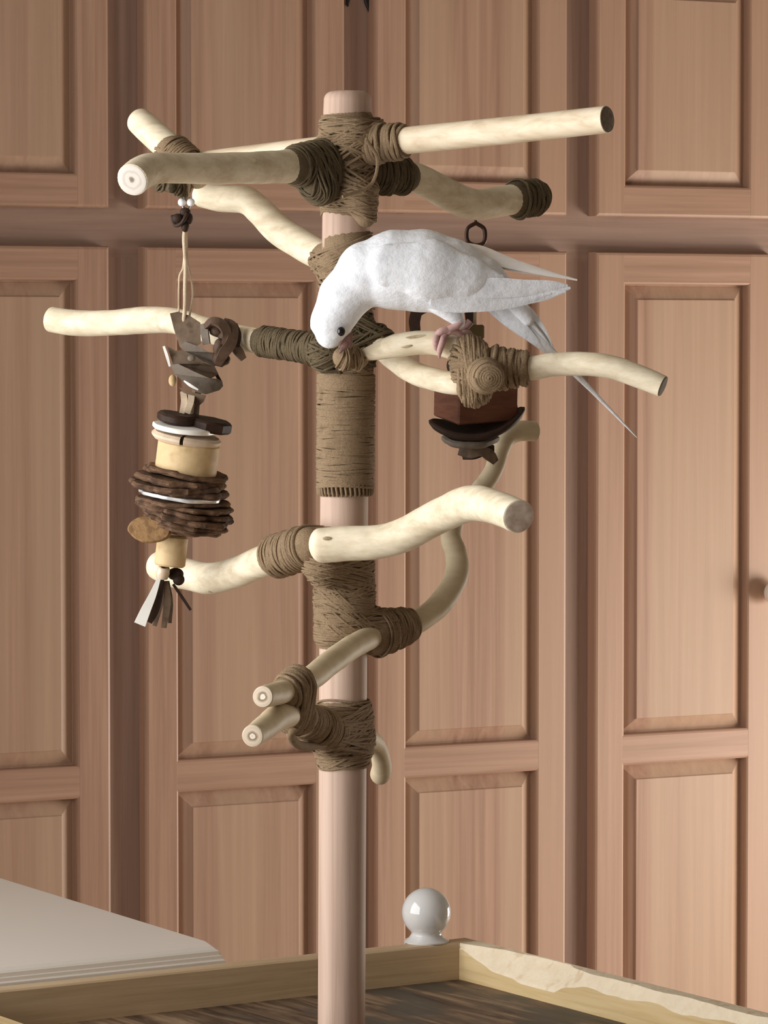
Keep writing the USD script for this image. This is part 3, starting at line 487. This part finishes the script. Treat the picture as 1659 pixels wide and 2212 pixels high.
# ================================================================== WHITE TABLE, PORCELAIN BALL
A0 = 0.253
ztop = ZT + 0.0125
def slab_front(px_, a): return a
tb_a0 = (Pz(490, 2073, ZT) - tc) @ e1                   # right-hand end of the table edge along the tray's back rail
tb = thing('white_table', 'white table with a moulded edge against the back of the tray', 'table', TL(trimesh.Trimesh([(tb_a0 + 0.4, -0.35, 0)] * 3, [(0, 1, 2)], process=False)).vertices[0])
edge = [(0.001, -0.007, -0.030), (0.001, -0.007, 0.0015), (0.003, -0.005, 0.0030), (0.003, -0.005, 0.0062), (0.0048, -0.002, 0.0070), (0.0048, -0.002, 0.0108), (0.0065, 0.001, 0.0128), (0.0095, 0.004, 0.0155)]   # inset at the front, at the end, height over the rail top
prof, ta = [], tb_a0 + 0.0045
for fr, en, hz in edge:
    prof.append([(ta + en + 0.010, -0.003 - fr, ZT + hz), (ta + 0.95, -0.003 - fr, ZT + hz), (ta + 0.95, -0.62 + fr, ZT + hz), (ta + en - 0.022, -0.62 + fr, ZT + hz), (ta + en, -0.034 - fr, ZT + hz)])
v = np.array(prof).reshape(-1, 3); f = []
for k in range(len(edge) - 1):
    for q_ in range(5): f += [(k * 5 + q_, k * 5 + (q_ + 1) % 5, (k + 1) * 5 + (q_ + 1) % 5), (k * 5 + q_, (k + 1) * 5 + (q_ + 1) % 5, (k + 1) * 5 + q_)]
o = (len(edge) - 1) * 5; f += [(o, o + 1, o + 2), (o, o + 2, o + 3), (o, o + 3, o + 4), (0, 2, 1), (0, 3, 2), (0, 4, 3)]
tt = TL(trimesh.Trimesh(v, f, process=False)); trimesh.repair.fix_normals(tt)
part(tb, 'table_top', tt, 'white_paint', smooth=False)
for a in (tb_a0 + 0.06, tb_a0 + 0.85):
    for b in (-0.11, -0.58): part(tb, 'leg', TL(box(a, a + 0.05, b, b + 0.05, 0, ZT - 0.029)), 'white_paint')
bc = Pz(921, 2034, ZT); br = 53.5 * bc[1] / F
prb = [(0, 0), (br * 0.92, 0), (br * 0.93, br * 0.05), (br * 0.72, br * 0.17), (br * 0.63, br * 0.30)] + [(br * math.cos(t), br * 1.20 + br * math.sin(t)) for t in np.linspace(-0.92, math.pi / 2, 22)]
fb = thing('ball_finial', 'glossy white ball on a small foot standing on the tray rim', 'ball', bc)
part(fb, 'ball', lathe(prb[4:] , bc, seg=56), 'porcelain', smooth=True)
part(fb, 'foot', lathe(prb[:5] + [(0, br * 0.30)], bc, seg=56), 'porcelain', smooth=40)

# ================================================================== HANGING TOYS
FWD = np.array([0, -1.0, 0])                            # towards the room, used as a face normal for straps
TD = 0.045
def T(x, y, d=0.0): return W(x, y, TD + d)
toy = thing('hanging_bird_toy', 'toy of leather knots, wood discs and bark slabs hanging on a cord at left', 'bird toy', T(395, 430))
part(toy, 'hanger_cord', cat(tube(catmull([T(404, 372, 0.0), T(406, 400, -0.012), T(402, 430, -0.002)], 6), R(6), 8), tube(catmull([T(392, 380, 0.03), T(396, 405, 0.02), T(402, 432, 0.0)], 6), R(5), 8)), 'cord')
part(toy, 'bead', ball(T(393, 437, -0.006), R(9)), 'white_bead', smooth=True, label='small white bead'); part(toy, 'bead', ball(T(412, 437, -0.006), R(9)), 'white_bead', smooth=True, label='small white bead')
part(toy, 'metal_link', cat(tube(catmull([T(402, 424), T(394, 434), T(398, 452), T(406, 452), T(411, 434), T(402, 424)], 6), R(3.2), 8)), 'chrome', smooth=True)
kn = []
for (x, y, rx, rz, th) in ((400, 458, 12, 10, 0.3), (384, 472, 13, 11, 0.0), (408, 472, 9, 13, 0.2), (400, 489, 9, 13, 0.1)):
    kn.append(ball(T(x, y, -0.004), 1.0, 2, (R(rx), R(10), R(rz))))
kn.append(tube(catmull([T(372, 466), T(378, 486, -0.004), T(390, 484, -0.008), T(398, 474, -0.01), T(404, 462, -0.008)], 6), R(4.5), 8))
part(toy, 'knot', cat(*kn), 'leather_dark', label='dark brown knot')
part(toy, 'cord', cat(tube(catmull([T(400, 495), T(398, 520), T(401, 570), T(400, 620), T(400, 660), T(396, 700)], 6), R(4.6), 10, bump=0.12),
                      tube(catmull([T(403, 500, 0.004), T(405, 560, 0.004), T(413, 600, 0.004), T(416, 640, 0.004), T(408, 690, 0.004)], 6), R(2.3), 8),
                      tube(catmull([T(400, 505, 0.004), T(396, 575, 0.003), T(387, 602, 0.003), T(386, 680, 0.003)], 6), R(2.4), 8)), 'cord')
LT = 0.0030
def strap(rows, nrm=FWD, th=LT, lens=False): return ribbon([T(x, y, d) for x, y, d, w in rows], [R(w) for *_, w in rows], nrm, th, lens=lens)
n1 = np.array([0.15, -1, 0.25]); n2 = np.array([0.1, -0.8, -0.55])
def plate(rows, th=0.0028, n=2):
    """leather flap: outline of (px, py, depth), thickened away from the viewer and bent by its depths"""
    from shapely.geometry import Polygon
    a = np.array(rows, float); vv, ff = trimesh.creation.triangulate_polygon(Polygon(a[:, :2]), engine='earcut')
    nr = np.array([min(range(len(a)), key=lambda k: (a[k, 0] - x) ** 2 + (a[k, 1] - y) ** 2) for x, y in vv]); m = trimesh.Trimesh(np.column_stack([vv, a[nr, 2]]), ff, process=False)
    if m.face_normals[:, 2].sum() > 0: m.invert()
    fv = np.array([T(x, y, d) for x, y, d in m.vertices]); bv = np.array([T(x, y, d + th) for x, y, d in m.vertices]); k = len(fv); e = m.edges[trimesh.grouping.group_rows(m.edges_sorted, require_count=1)]
    f = np.vstack([m.faces, m.faces[:, ::-1] + k] + [[(p, q, q + k), (p, q + k, p + k)] for p, q in e]); o = trimesh.Trimesh(np.vstack([fv, bv]), f, process=False); trimesh.repair.fix_normals(o); return o
part(toy, 'leather_flap', plate([(367, 677, 0.0), (385, 673, 0.002), (410, 682, 0.0), (433, 697, -0.006), (434, 742, -0.016), (418, 752, -0.018), (400, 757, -0.014), (388, 748, -0.010), (376, 712, -0.004)]), 'leather_taupe', smooth=35)
part(toy, 'leather_flap', plate([(388, 749, -0.016), (400, 738, -0.016), (412, 742, -0.018), (433, 750, -0.020), (452, 761, -0.020), (474, 763, -0.014), (475, 786, -0.014), (462, 792, -0.018), (440, 781, -0.022), (420, 768, -0.022), (400, 759, -0.018)]), 'leather_grey', smooth=35)
part(toy, 'leather_flap', plate([(360, 747, 0.002), (378, 757, -0.002), (400, 757, -0.006), (424, 770, -0.010), (446, 785, -0.010), (464, 792, -0.006), (472, 808, -0.004), (455, 818, -0.014), (430, 808, -0.018), (402, 794, -0.016), (374, 787, -0.010)]), 'leather_taupe', smooth=35)
part(toy, 'leather_flap', plate([(368, 788, -0.012), (385, 786, -0.014), (413, 800, -0.020), (452, 817, -0.022), (470, 818, -0.018), (480, 824, -0.012), (482, 834, -0.010), (474, 843, -0.014), (445, 852, -0.024), (425, 847, -0.026), (398, 826, -0.022), (378, 808, -0.016)]), 'leather_grey', smooth=35)
part(toy, 'leather_flap', plate([(462, 792, -0.002), (470, 806, -0.002), (481, 826, -0.004), (472, 824, -0.006), (458, 800, -0.004)]), 'leather_dark', smooth=False)
part(toy, 'leather_flap', plate([(386, 836, -0.008), (408, 846, -0.010), (446, 854, -0.012), (440, 868, -0.004), (428, 878, 0.0), (426, 892, 0.0), (414, 892, 0.0), (402, 856, -0.004)]), 'leather_taupe', smooth=35)
part(toy, 'pale_strip', strap([(354, 749, -0.004, 2.6), (361, 770, -0.008, 3.4), (367, 792, -0.010, 2.2)]), 'white_chip', label='pale edge strip')
part(toy, 'pale_strip', strap([(398, 823, -0.028, 1.6), (412, 833, -0.030, 3.2), (428, 842, -0.030, 1.6)]), 'white_chip', label='pale edge strip')
part(toy, 'leather_strap', strap([(441, 700, -0.010, 9), (443, 722, -0.014, 9), (447, 744, -0.014, 8)], np.array([-0.3, -1, 0.1])), 'leather_grey')
def lump(x, y, d, rx, ry, rz, seed, rot=0.0):
    m = ball((0, 0, 0), 1.0, 3, (R(rx), R(ry), R(rz))); v = np.array(m.vertices); m.vertices = v * (1 + 0.55 * (meshkit.fbm(v * 150 + 9 + seed * 5, 3, seed) - 0.5)[:, None]); m.apply_transform(trimesh.transformations.rotation_matrix(rot, [0, 1, 0])); m.apply_translation(T(x, y, d)); return m
kr = [lump(478, 775, -0.014, 20, 14, 19, 1, 0.3), lump(490, 735, -0.012, 17, 14, 26, 2, -0.3), lump(468, 716, -0.010, 20, 12, 13, 3, 0.4), lump(500, 712, -0.006, 14, 12, 14, 4), lump(474, 750, -0.016, 14, 12, 18, 5, 0.2)]
part(toy, 'leather_strap', strap([(444, 706, -0.016, 6), (460, 694, -0.022, 9), (480, 702, -0.026, 11), (490, 722, -0.026, 10), (486, 744, -0.022, 8)], np.array([0.1, -1, 0.6]), 0.004), 'leather_knotted')
part(toy, 'leather_strap', strap([(484, 694, -0.014, 7), (502, 706, -0.022, 11), (500, 738, -0.026, 12), (484, 762, -0.026, 12), (470, 786, -0.020, 8)], np.array([0.3, -1, 0.1]), 0.004), 'leather_knotted')
part(toy, 'leather_strap', strap([(506, 700, -0.010, 6), (513, 722, -0.016, 8), (510, 748, -0.020, 7)], np.array([0.6, -1, 0.0]), 0.003), 'leather_dark')
part(toy, 'leather_knot', cat(*kr), 'leather_knotted', label='dark leather knot on its right side')
part(toy, 'leather_strap', strap([(500, 742, -0.014, 8), (514, 758, -0.018, 11), (526, 776, -0.016, 7)], np.array([0.2, -1, 0.3])), 'leather_taupe')
part(toy, 'bead', ball(T(373, 822, -0.006), 1.0, 2, (R(9), R(9), R(13))), 'block_tan')
part(toy, 'bead', ball(T(414, 774, -0.022), 1.0, 2, (R(9), R(6), R(7))), 'leather_grey')
part(toy, 'cord_strip', strap([(396, 846, -0.004, 7), (398, 868, -0.006, 7), (393, 892, -0.004, 6)], FWD), 'chip_pale')
part(toy, 'cord_strip', strap([(414, 848, -0.004, 8), (412, 868, -0.008, 7), (404, 892, -0.006, 7)], FWD), 'cord')
part(toy, 'cord_strip', strap([(428, 846, 0.0, 7), (426, 870, 0.0, 6), (424, 896, 0.0, 6)], FWD), 'leather_taupe')
# the stacked part hangs a little askew
TA = T(414, 890) - T(380, 1150); TA /= np.linalg.norm(TA); TAf = TA + np.array([0, -0.10, 0]); TAf /= np.linalg.norm(TAf)
def SA(y, off=0.0, d=0.0): x = 415 - (y - 890) * 0.105 + off; return T(x, y, d)
part(toy, 'spindle', tube([SA(870), SA(1000), SA(1150), SA(1250)], R(5), 10), 'cord')
part(toy, 'disc', disc(SA(903, -28, -0.004), TAf, R(46), R(22), bev=0.25, wob=0.05, seed=1), 'leather_dark')
part(toy, 'disc', disc(SA(918, 40, 0.0), TAf + np.array([0.06, 0, 0]), R(50), R(26), seg=8, bev=0.2), 'leather_dark')
part(toy, 'disc', disc(SA(921, -13, -0.004), TAf, R(68), R(11), wob=0.06, seed=3, bend=-0.002), 'white_chip', label='thin white disc')
for sg in (-1, 1):
    h = disc((0, 0, 0), (0, 0, 1), R(76), R(17), bev=0.35, wob=0.04, seed=4 + sg); h = trimesh.intersections.slice_mesh_plane(h, [sg, 0, 0], [sg * 0.0016, 0, 0], cap=False)
    h.apply_transform(trimesh.geometry.align_vectors([0, 0, 1], TAf + np.array([0.03, 0, 0]))); h.apply_translation(SA(946, -6 , -0.001)); part(toy, 'half_disc', h, 'chip_pale', smooth=35)
part(toy, 'wood_cylinder', disc(SA(990, 0, 0), TAf, R(68), R(72), bev=0.05), 'block_tan', label='thick tan wooden cylinder')
bk = [(1013, -30, 66, 8, 0.03, 0.2), (1021, 4, 88, 9, -0.10, 0.2), (1034, -10, 98, 12, -0.02, 0.22), (1047, -12, 104, 11, 0.02, 0.24), (1056, 4, 96, 12, -0.10, 0.24), (1080, -2, 98, 8, 0.0, 0.24), (1090, 2, 102, 9, -0.03, 0.26), (1101, 8, 104, 10, -0.08, 0.26), (1112, 12, 104, 11, -0.11, 0.28), (1124, 10, 96, 9, -0.13, 0.28), (1134, 10, 86, 9, -0.12, 0.28), (1146, 26, 62, 9, -0.05, 0.28)]
for k, (y, off, r, th, tx, wb) in enumerate(bk):
    part(toy, 'bark_slab', disc(SA(y, off, 0.001), TAf + np.array([-tx - 0.05, 0, 0]), R(r), R(th * 1.15), seg=72, wob=wb * 0.62, seed=11 + k, bev=0.35), 'bark', smooth=35)
part(toy, 'disc', disc(SA(1068, -6, -0.003), TAf + np.array([-0.02, 0, 0]), R(90), R(8), wob=0.1, seed=31), 'silver_edge', label='thin silvery disc between the bark slabs')
ov = disc((0, 0, 0), (0, 0, 1), R(49), R(11), bev=0.35, wob=0.05, seed=5); ov.vertices = ov.vertices * [1, 0.62, 1]
ov.apply_transform(trimesh.transformations.rotation_matrix(math.pi / 2 - 0.35, [1, 0, 0])); ov.apply_transform(trimesh.transformations.rotation_matrix(0.10, [0, 1, 0])); ov.apply_transform(trimesh.transformations.rotation_matrix(-0.2, [0, 0, 1])); ov.apply_translation(SA(1144, -65, -0.024)); part(toy, 'cork_chip', ov, 'cork', label='brown oval cork chip facing out')
part(toy, 'wood_cylinder', disc(T(370, 1190, -0.005), TA + np.array([-0.02, 0, 0]), R(34), R(68), bev=0.06), 'block_tan', label='small tan wooden cylinder at the bottom')
part(toy, 'ring', lathe([(R(6), -R(12)), (R(13), -R(12)), (R(15), 0), (R(13), R(12)), (R(6), R(12))], T(352, 1237, -0.012), (0.2, -0.3, 1)), 'satin_wood', smooth=True, label='shiny pale ring')
part(toy, 'knot', cat(ball(T(379, 1240, -0.002), 1, 2, (R(18), R(14), R(14))), ball(T(386, 1252, -0.004), 1, 2, (R(13), R(12), R(13)))), 'leather_dark', label='dark brown lower knot')
for rows, mm in (([(344, 1248, -0.014, 4), (330, 1285, -0.016, 8), (315, 1318, -0.018, 11), (302, 1349, -0.018, 13)], 'white_chip'), ([(350, 1252, -0.008, 5), (342, 1285, -0.010, 10), (334, 1318, -0.010, 10), (322, 1344, -0.008, 7)], 'leather_dark'),
                 ([(356, 1255, 0.0, 4), (348, 1300, 0.0, 6), (334, 1352, 0.0, 5)], 'leather_taupe'), ([(358, 1255, -0.006, 5), (361, 1300, -0.008, 8), (354, 1356, -0.006, 6)], 'leather_taupe'),
                 ([(362, 1255, 0.002, 4), (368, 1300, 0.002, 6), (367, 1346, 0.0, 4)], 'leather_taupe'), ([(374, 1262, -0.004, 3), (392, 1288, -0.004, 3.5), (412, 1318, -0.004, 3)], 'leather_dark')):
    part(toy, 'tassel_strip', strap(rows, np.array([0.05, -1, 0.1]), 0.0022), mm)

TD2 = 0.112
def U(x, y, d=0.0): return W(x, y, TD2 + d)
toy2 = thing('hanging_bird_toy', 'toy with a dark red block and black leather dish hanging behind the parrot', 'bird toy', U(1028, 480))
part(toy2, 'eye_hook', tube(catmull([W(1028, 455, 0.106), U(1028, 476), U(1028, 484)], 5), R(4), 8), 'dark_metal')
part(toy2, 'quick_link', tube(catmull([U(1028, 482), U(1012, 492), U(1008, 510), U(1013, 524), U(1030, 530), U(1045, 524), U(1048, 506), U(1044, 492), U(1028, 482)], 6), R(4.6), 10), 'dark_metal', label='dark metal link showing above the bird')
part(toy2, 'cord', tube(catmull([U(1028, 528), U(1026, 600), U(1024, 700), U(1026, 850)], 6), R(6), 8), 'cord')
part(toy2, 'cord', tube([U(1022, 946), U(1022, 985)], R(6), 8), 'cord')
us = lambda rows, nrm=FWD, th=LT: ribbon([U(x, y, d) for x, y, d, w in rows], [R(w) for *_, w in rows], nrm, th, lens=False)
part(toy2, 'leather_strap', us([(1030, 640, 0.0, 12), (960, 652, 0.0, 13), (908, 668, 0.0, 13), (896, 690, 0.0, 13), (897, 716, 0.0, 12)], np.array([0, -1, 0.1])), 'leather_dark')
part(toy2, 'leather_strap', us([(1000, 640, -0.004, 8), (1012, 670, -0.006, 10), (1014, 700, -0.004, 8)]), 'leather_dark')
def cuboid(c, sx, sy, sz, yaw, tilt=0.0, bev=0.0015, roll=0.0):
    pts = [(x * (sx / 2 - (k != 0) * bev), y * (sy / 2 - (k != 1) * bev), z * (sz / 2 - (k != 2) * bev)) for k in range(3) for x in (-1, 1) for y in (-1, 1) for z in (-1, 1)]
    m = hull(pts); m.apply_transform(trimesh.transformations.rotation_matrix(yaw, [0, 0, 1])); m.apply_transform(trimesh.transformations.rotation_matrix(tilt, [0, 1, 0])); m.apply_transform(trimesh.transformations.rotation_matrix(roll, [1, 0, 0])); m.apply_translation(c); return m
part(toy2, 'wood_block', cuboid(U(1018, 717), R(52), R(44), R(32), 0.15), 'block_olive', smooth=False, label='small olive brown wooden block')
part(toy2, 'leather_knot', cat(ball(U(980, 790), 1, 2, (R(16), R(14), R(20))), ball(U(1006, 770), 1, 2, (R(26), R(20), R(22)))), 'leather_dark')
part(toy2, 'wood_block', cuboid(U(1028, 862), R(150), R(122), R(88), 0.46, 0.02, roll=0.16), 'block_red', smooth=False, label='dark red wooden block')
# dish: a round of leather curled up at two sides
dm = disc((0, 0, 0), (0, 0, 1), R(108), R(17), seg=56, bev=0.35); dv = np.array(dm.vertices)
dm = trimesh.remesh.subdivide(dv, dm.faces); dm = trimesh.Trimesh(dm[0], dm[1], process=False); dv = np.array(dm.vertices); dv[:, 2] += R(44) * (dv[:, 0] / R(108)) ** 2 * (1 + 0.1 * np.sign(dv[:, 0])) + R(10) * (dv[:, 1] / R(108)) ** 2; dv[:, 1] *= 0.62; dm.vertices = dv
dm.apply_transform(trimesh.transformations.rotation_matrix(-0.10, [0, 1, 0])); dm.apply_transform(trimesh.transformations.rotation_matrix(0.22, [1, 0, 0])); dm.apply_translation(U(1034, 938)); part(toy2, 'leather_dish', dm, 'leather_dark', label='black curled leather dish')
dm = disc((0, 0, 0), (0, 0, 1), R(62), R(16), seg=36, bev=0.3, wob=0.08, seed=2, bend=0.003); dm.apply_transform(trimesh.transformations.rotation_matrix(0.18, [1, 0, 0])); dm.apply_translation(U(1017, 955)); part(toy2, 'felt_disc', dm, 'leather_grey', label='grey disc under the dish')
part(toy2, 'leather_strap', us([(992, 975, -0.006, 9), (1016, 978, -0.012, 12), (1040, 974, -0.012, 12), (1058, 984, -0.008, 13), (1070, 998, -0.004, 8)], np.array([0, -1, 0.2])), 'leather_taupe')
part(toy2, 'leather_strap', us([(1000, 985, 0.004, 8), (1026, 984, -0.004, 8), (1050, 972, -0.004, 9), (1066, 968, 0.0, 7)], np.array([0, -1, -0.3])), 'leather_dark')

# ================================================================== THE WHITE PARROT
BD = -0.088; MPP = (Y0 + BD) / F
def B(p):
    """bird space: x, y in px of this frame, z in the same units away from the viewer, measured from the bird's middle plane"""
    p = np.asarray(p, float).reshape(-1, 3); return np.array([P(x, y, Y0 + BD + z * MPP) for x, y, z in p])
bird = thing('parrot', 'white long-tailed parrot bending down to chew, perched on a branch of the stand', 'bird', W(968, 718, BD))
body_cones = [((718, 692, 0), 47, (744, 640, 0), 54), ((744, 640, 0), 54, (796, 590, 0), 68), ((796, 590, 0), 68, (852, 583, 0), 85), ((852, 583, 0), 85, (912, 585, 0), 88),
              ((912, 585, 0), 88, (972, 596, 0), 80), ((972, 596, 0), 80, (1040, 612, 0), 56), ((1040, 612, 0), 56, (1100, 636, 0), 26), ((1100, 636, 0), 26, (1140, 690, 10), 14), ((712, 706, 0), 40, (713, 722, 0), 31)]
def relax(m, steps=10):
    e = m.edges_unique; v = np.array(m.vertices); n = len(v); deg = np.bincount(e.ravel(), minlength=n)[:, None]
    for k in range(steps):
        acc = np.zeros_like(v); np.add.at(acc, e[:, 0], v[e[:, 1]]); np.add.at(acc, e[:, 1], v[e[:, 0]])
        v = v + (0.5 if k % 2 == 0 else -0.52) * np.where(deg > 2, acc / np.maximum(deg, 1) - v, 0)
    m.vertices = v
def tidy(m):
    c = m.split(only_watertight=False); return max(c, key=lambda k: len(k.vertices))
def body_f(G):
    q = G.copy(); q[..., 2] *= 1.18; d = None
    for a, ra, b, rb_ in body_cones: c = cone_sdf(q, a, ra, b, rb_); d = c if d is None else smin(d, c, 10)
    for s in (-1, 1): d = smin(d, cone_sdf(q, (962, 655, 26 * s), 34, (993, 697, 22 * s), 12), 14)     # feathered thighs
    n = meshkit.fbm(G / np.array([26.0, 15.0, 15.0]), 3, 4) - 0.5
    return d + n * 3.0
bm = surface_net(body_f, (655, 485, -105), (1165, 765, 105), 4.0); bm = tidy(bm); bm.vertices = B(bm.vertices); relax(bm); trimesh.repair.fix_normals(bm)
part(bird, 'body', bm, 'feather', smooth=True)
def wing_f(s):
    def f(G):
        q = G.copy(); q[..., 2] = (q[..., 2] - s * 62 * (1 - np.clip((q[..., 0] - 900) / 330, 0, 1) ** 1.3 * 0.75) + s * 0.0009 * (q[..., 1] - 590) ** 2) * 2.6
        d = cone_sdf(q, (842, 574, 0), 48, (930, 584, 0), 66); d = smin(d, cone_sdf(q, (930, 584, 0), 66, (1010, 598, 0), 46), 12); d = smin(d, cone_sdf(q, (1010, 598, 0), 46, (1086, 599, 0), 7), 10)
        return d + (meshkit.fbm(G / np.array([30.0, 14.0, 14.0]), 3, 9) - 0.5) * 5
    return f
for s in (-1, 1):
    wm = surface_net(wing_f(s), (770, 490, -125 if s < 0 else 0), (1110, 680, 0 if s < 0 else 125), 4.0); wm = tidy(wm); wm.vertices = B(wm.vertices); relax(wm); trimesh.repair.fix_normals(wm)
    wp = part(bird, 'wing', wm, 'feather', smooth=True)
    k = s
    if s < 0:   # flight feathers of the near wing, seen broadside below the coverts
        rows = [[(930, 640, -66, 12), (1020, 640, -52, 26), (1110, 634, -36, 27), (1180, 628, -26, 20), (1232, 622, -20, 3)], [(930, 648, -62, 12), (1010, 652, -52, 22), (1090, 646, -38, 22), (1160, 637, -28, 15), (1222, 630, -22, 3)],
                [(900, 645, -60, 14), (980, 655, -54, 20), (1060, 652, -42, 18), (1130, 645, -32, 13), (1190, 634, -26, 3)], [(980, 626, -62, 14), (1060, 622, -50, 22), (1130, 622, -38, 18), (1190, 618, -28, 12), (1226, 617, -22, 3)]]
        nr = np.array([0.25, -1, -0.12])
    else:       # the far wing shows above the back
        rows = [[(960, 532, 20, 14), (1030, 546, 10, 22), (1100, 568, 4, 15), (1170, 587, 0, 9), (1247, 605, -2, 2)], [(980, 545, 26, 14), (1060, 562, 18, 17), (1120, 579, 8, 12), (1180, 592, 4, 6), (1222, 601, 2, 2)]]
        nr = np.array([0.1, -0.8, 0.55])
    for rw in rows:
        pts = B([(x, y, z) for x, y, z, _ in rw]); part(wp, 'flight_feather', ribbon(pts, [w * MPP for *_, w in rw], nr, 0.0016, n=7), 'feather' if s < 0 else 'feather_cream', smooth=50)
for rw in ([(1060, 640, 0, 14), (1110, 680, 8, 22), (1160, 726, 20, 16), (1196, 764, 34, 8), (1250, 815, 62, 6.5), (1300, 866, 84, 4), (1376, 945, 110, 1.2)], [(1050, 650, -6, 14), (1100, 688, 4, 18), (1150, 728, 16, 13), (1205, 772, 34, 6), (1252, 818, 58, 3)],
           [(1075, 630, 6, 14), (1130, 676, 14, 20), (1166, 716, 22, 14), (1190, 750, 30, 6), (1204, 772, 38, 2)], [(1070, 655, -8, 12), (1110, 694, 2, 15), (1150, 732, 14, 10), (1182, 762, 28, 3)]):
    pts = B([(x, y, z) for x, y, z, _ in rw]); part(bird, 'tail_feather', ribbon(pts, [w * MPP for *_, w in rw], np.array([-0.25, -1, 0.15]), 0.0015, n=8), 'feather', smooth=50)
for s in (-1, 1):
    ec = B([(737, 716, 38 * s)])[0]; part(bird, 'eye', ball(ec, 9.2 * MPP, 3, (0.95, 0.8, 1.1)), 'eye_black', smooth=True)
def beak_f(G):
    q = G.copy(); q[..., 2] *= 1.25
    d = cone_sdf(q, (741, 729, 0), 15, (745, 744, 0), 10); d = smin(d, cone_sdf(q, (745, 744, 0), 10, (734, 761, 0), 3), 4); return smin(d, cone_sdf(q, (752, 727, 0), 11, (755, 746, 0), 6), 3)
bk_ = surface_net(beak_f, (722, 708, -22), (776, 770, 22), 1.6); bk_.vertices = B(bk_.vertices); trimesh.repair.fix_normals(bk_); part(bird, 'beak', bk_, 'beak_horn', smooth=True)
cr = ball(B([(733, 737, 0)])[0], 12.0 * MPP, 2, (0.8, 1.25, 0.8)); part(bird, 'cere', cr, 'bird_skin', smooth=True)
for s, x0 in ((-1, 0), (1, 22)):
    z = 22 * s; mz = 10 if s < 0 else 0
    leg = [tube(np.array(B([(994 + x0, 694, z), (986 + x0, 704, z - 1), (970 + x0, 713, z)])), np.array([9, 8.5, 9]) * MPP, 10)]
    for tw in ([(970, 713, z, 8), (954, 715, z - 4, 8), (945, 724, -22, 7.5), (941, 738, -29, 7), (942, 752, -27, 5), (946, 758, -24, 2)], [(972, 714, z, 8), (962, 722, -20, 8), (955, 740, -32, 7.5), (950, 757, -31, 6.5), (949, 770, -24, 3), (950, 774, -20, 1.5)],
               [(972, 714, z, 8), (984, 716, z + 6, 8), (994, 722, z + 12, 7), (1004, 730, z + 18, 4)]) if s < 0 else ([(970, 713, z, 8), (958, 714, z + 2, 8), (948, 720, 24, 7), (944, 736, 30, 5)], [(972, 714, z, 8), (966, 722, 24, 8), (960, 742, 32, 5)], [(972, 714, z, 8), (984, 716, z, 8), (996, 722, z, 5)]):
        a = catmull(np.array([[*B([(x + x0, y, zz)])[0], r * MPP] for x, y, zz, r in tw]), 6); leg.append(tube(a[:, :3], a[:, 3], 10))
    part(bird, 'foot', cat(*leg), 'bird_skin', smooth=60)
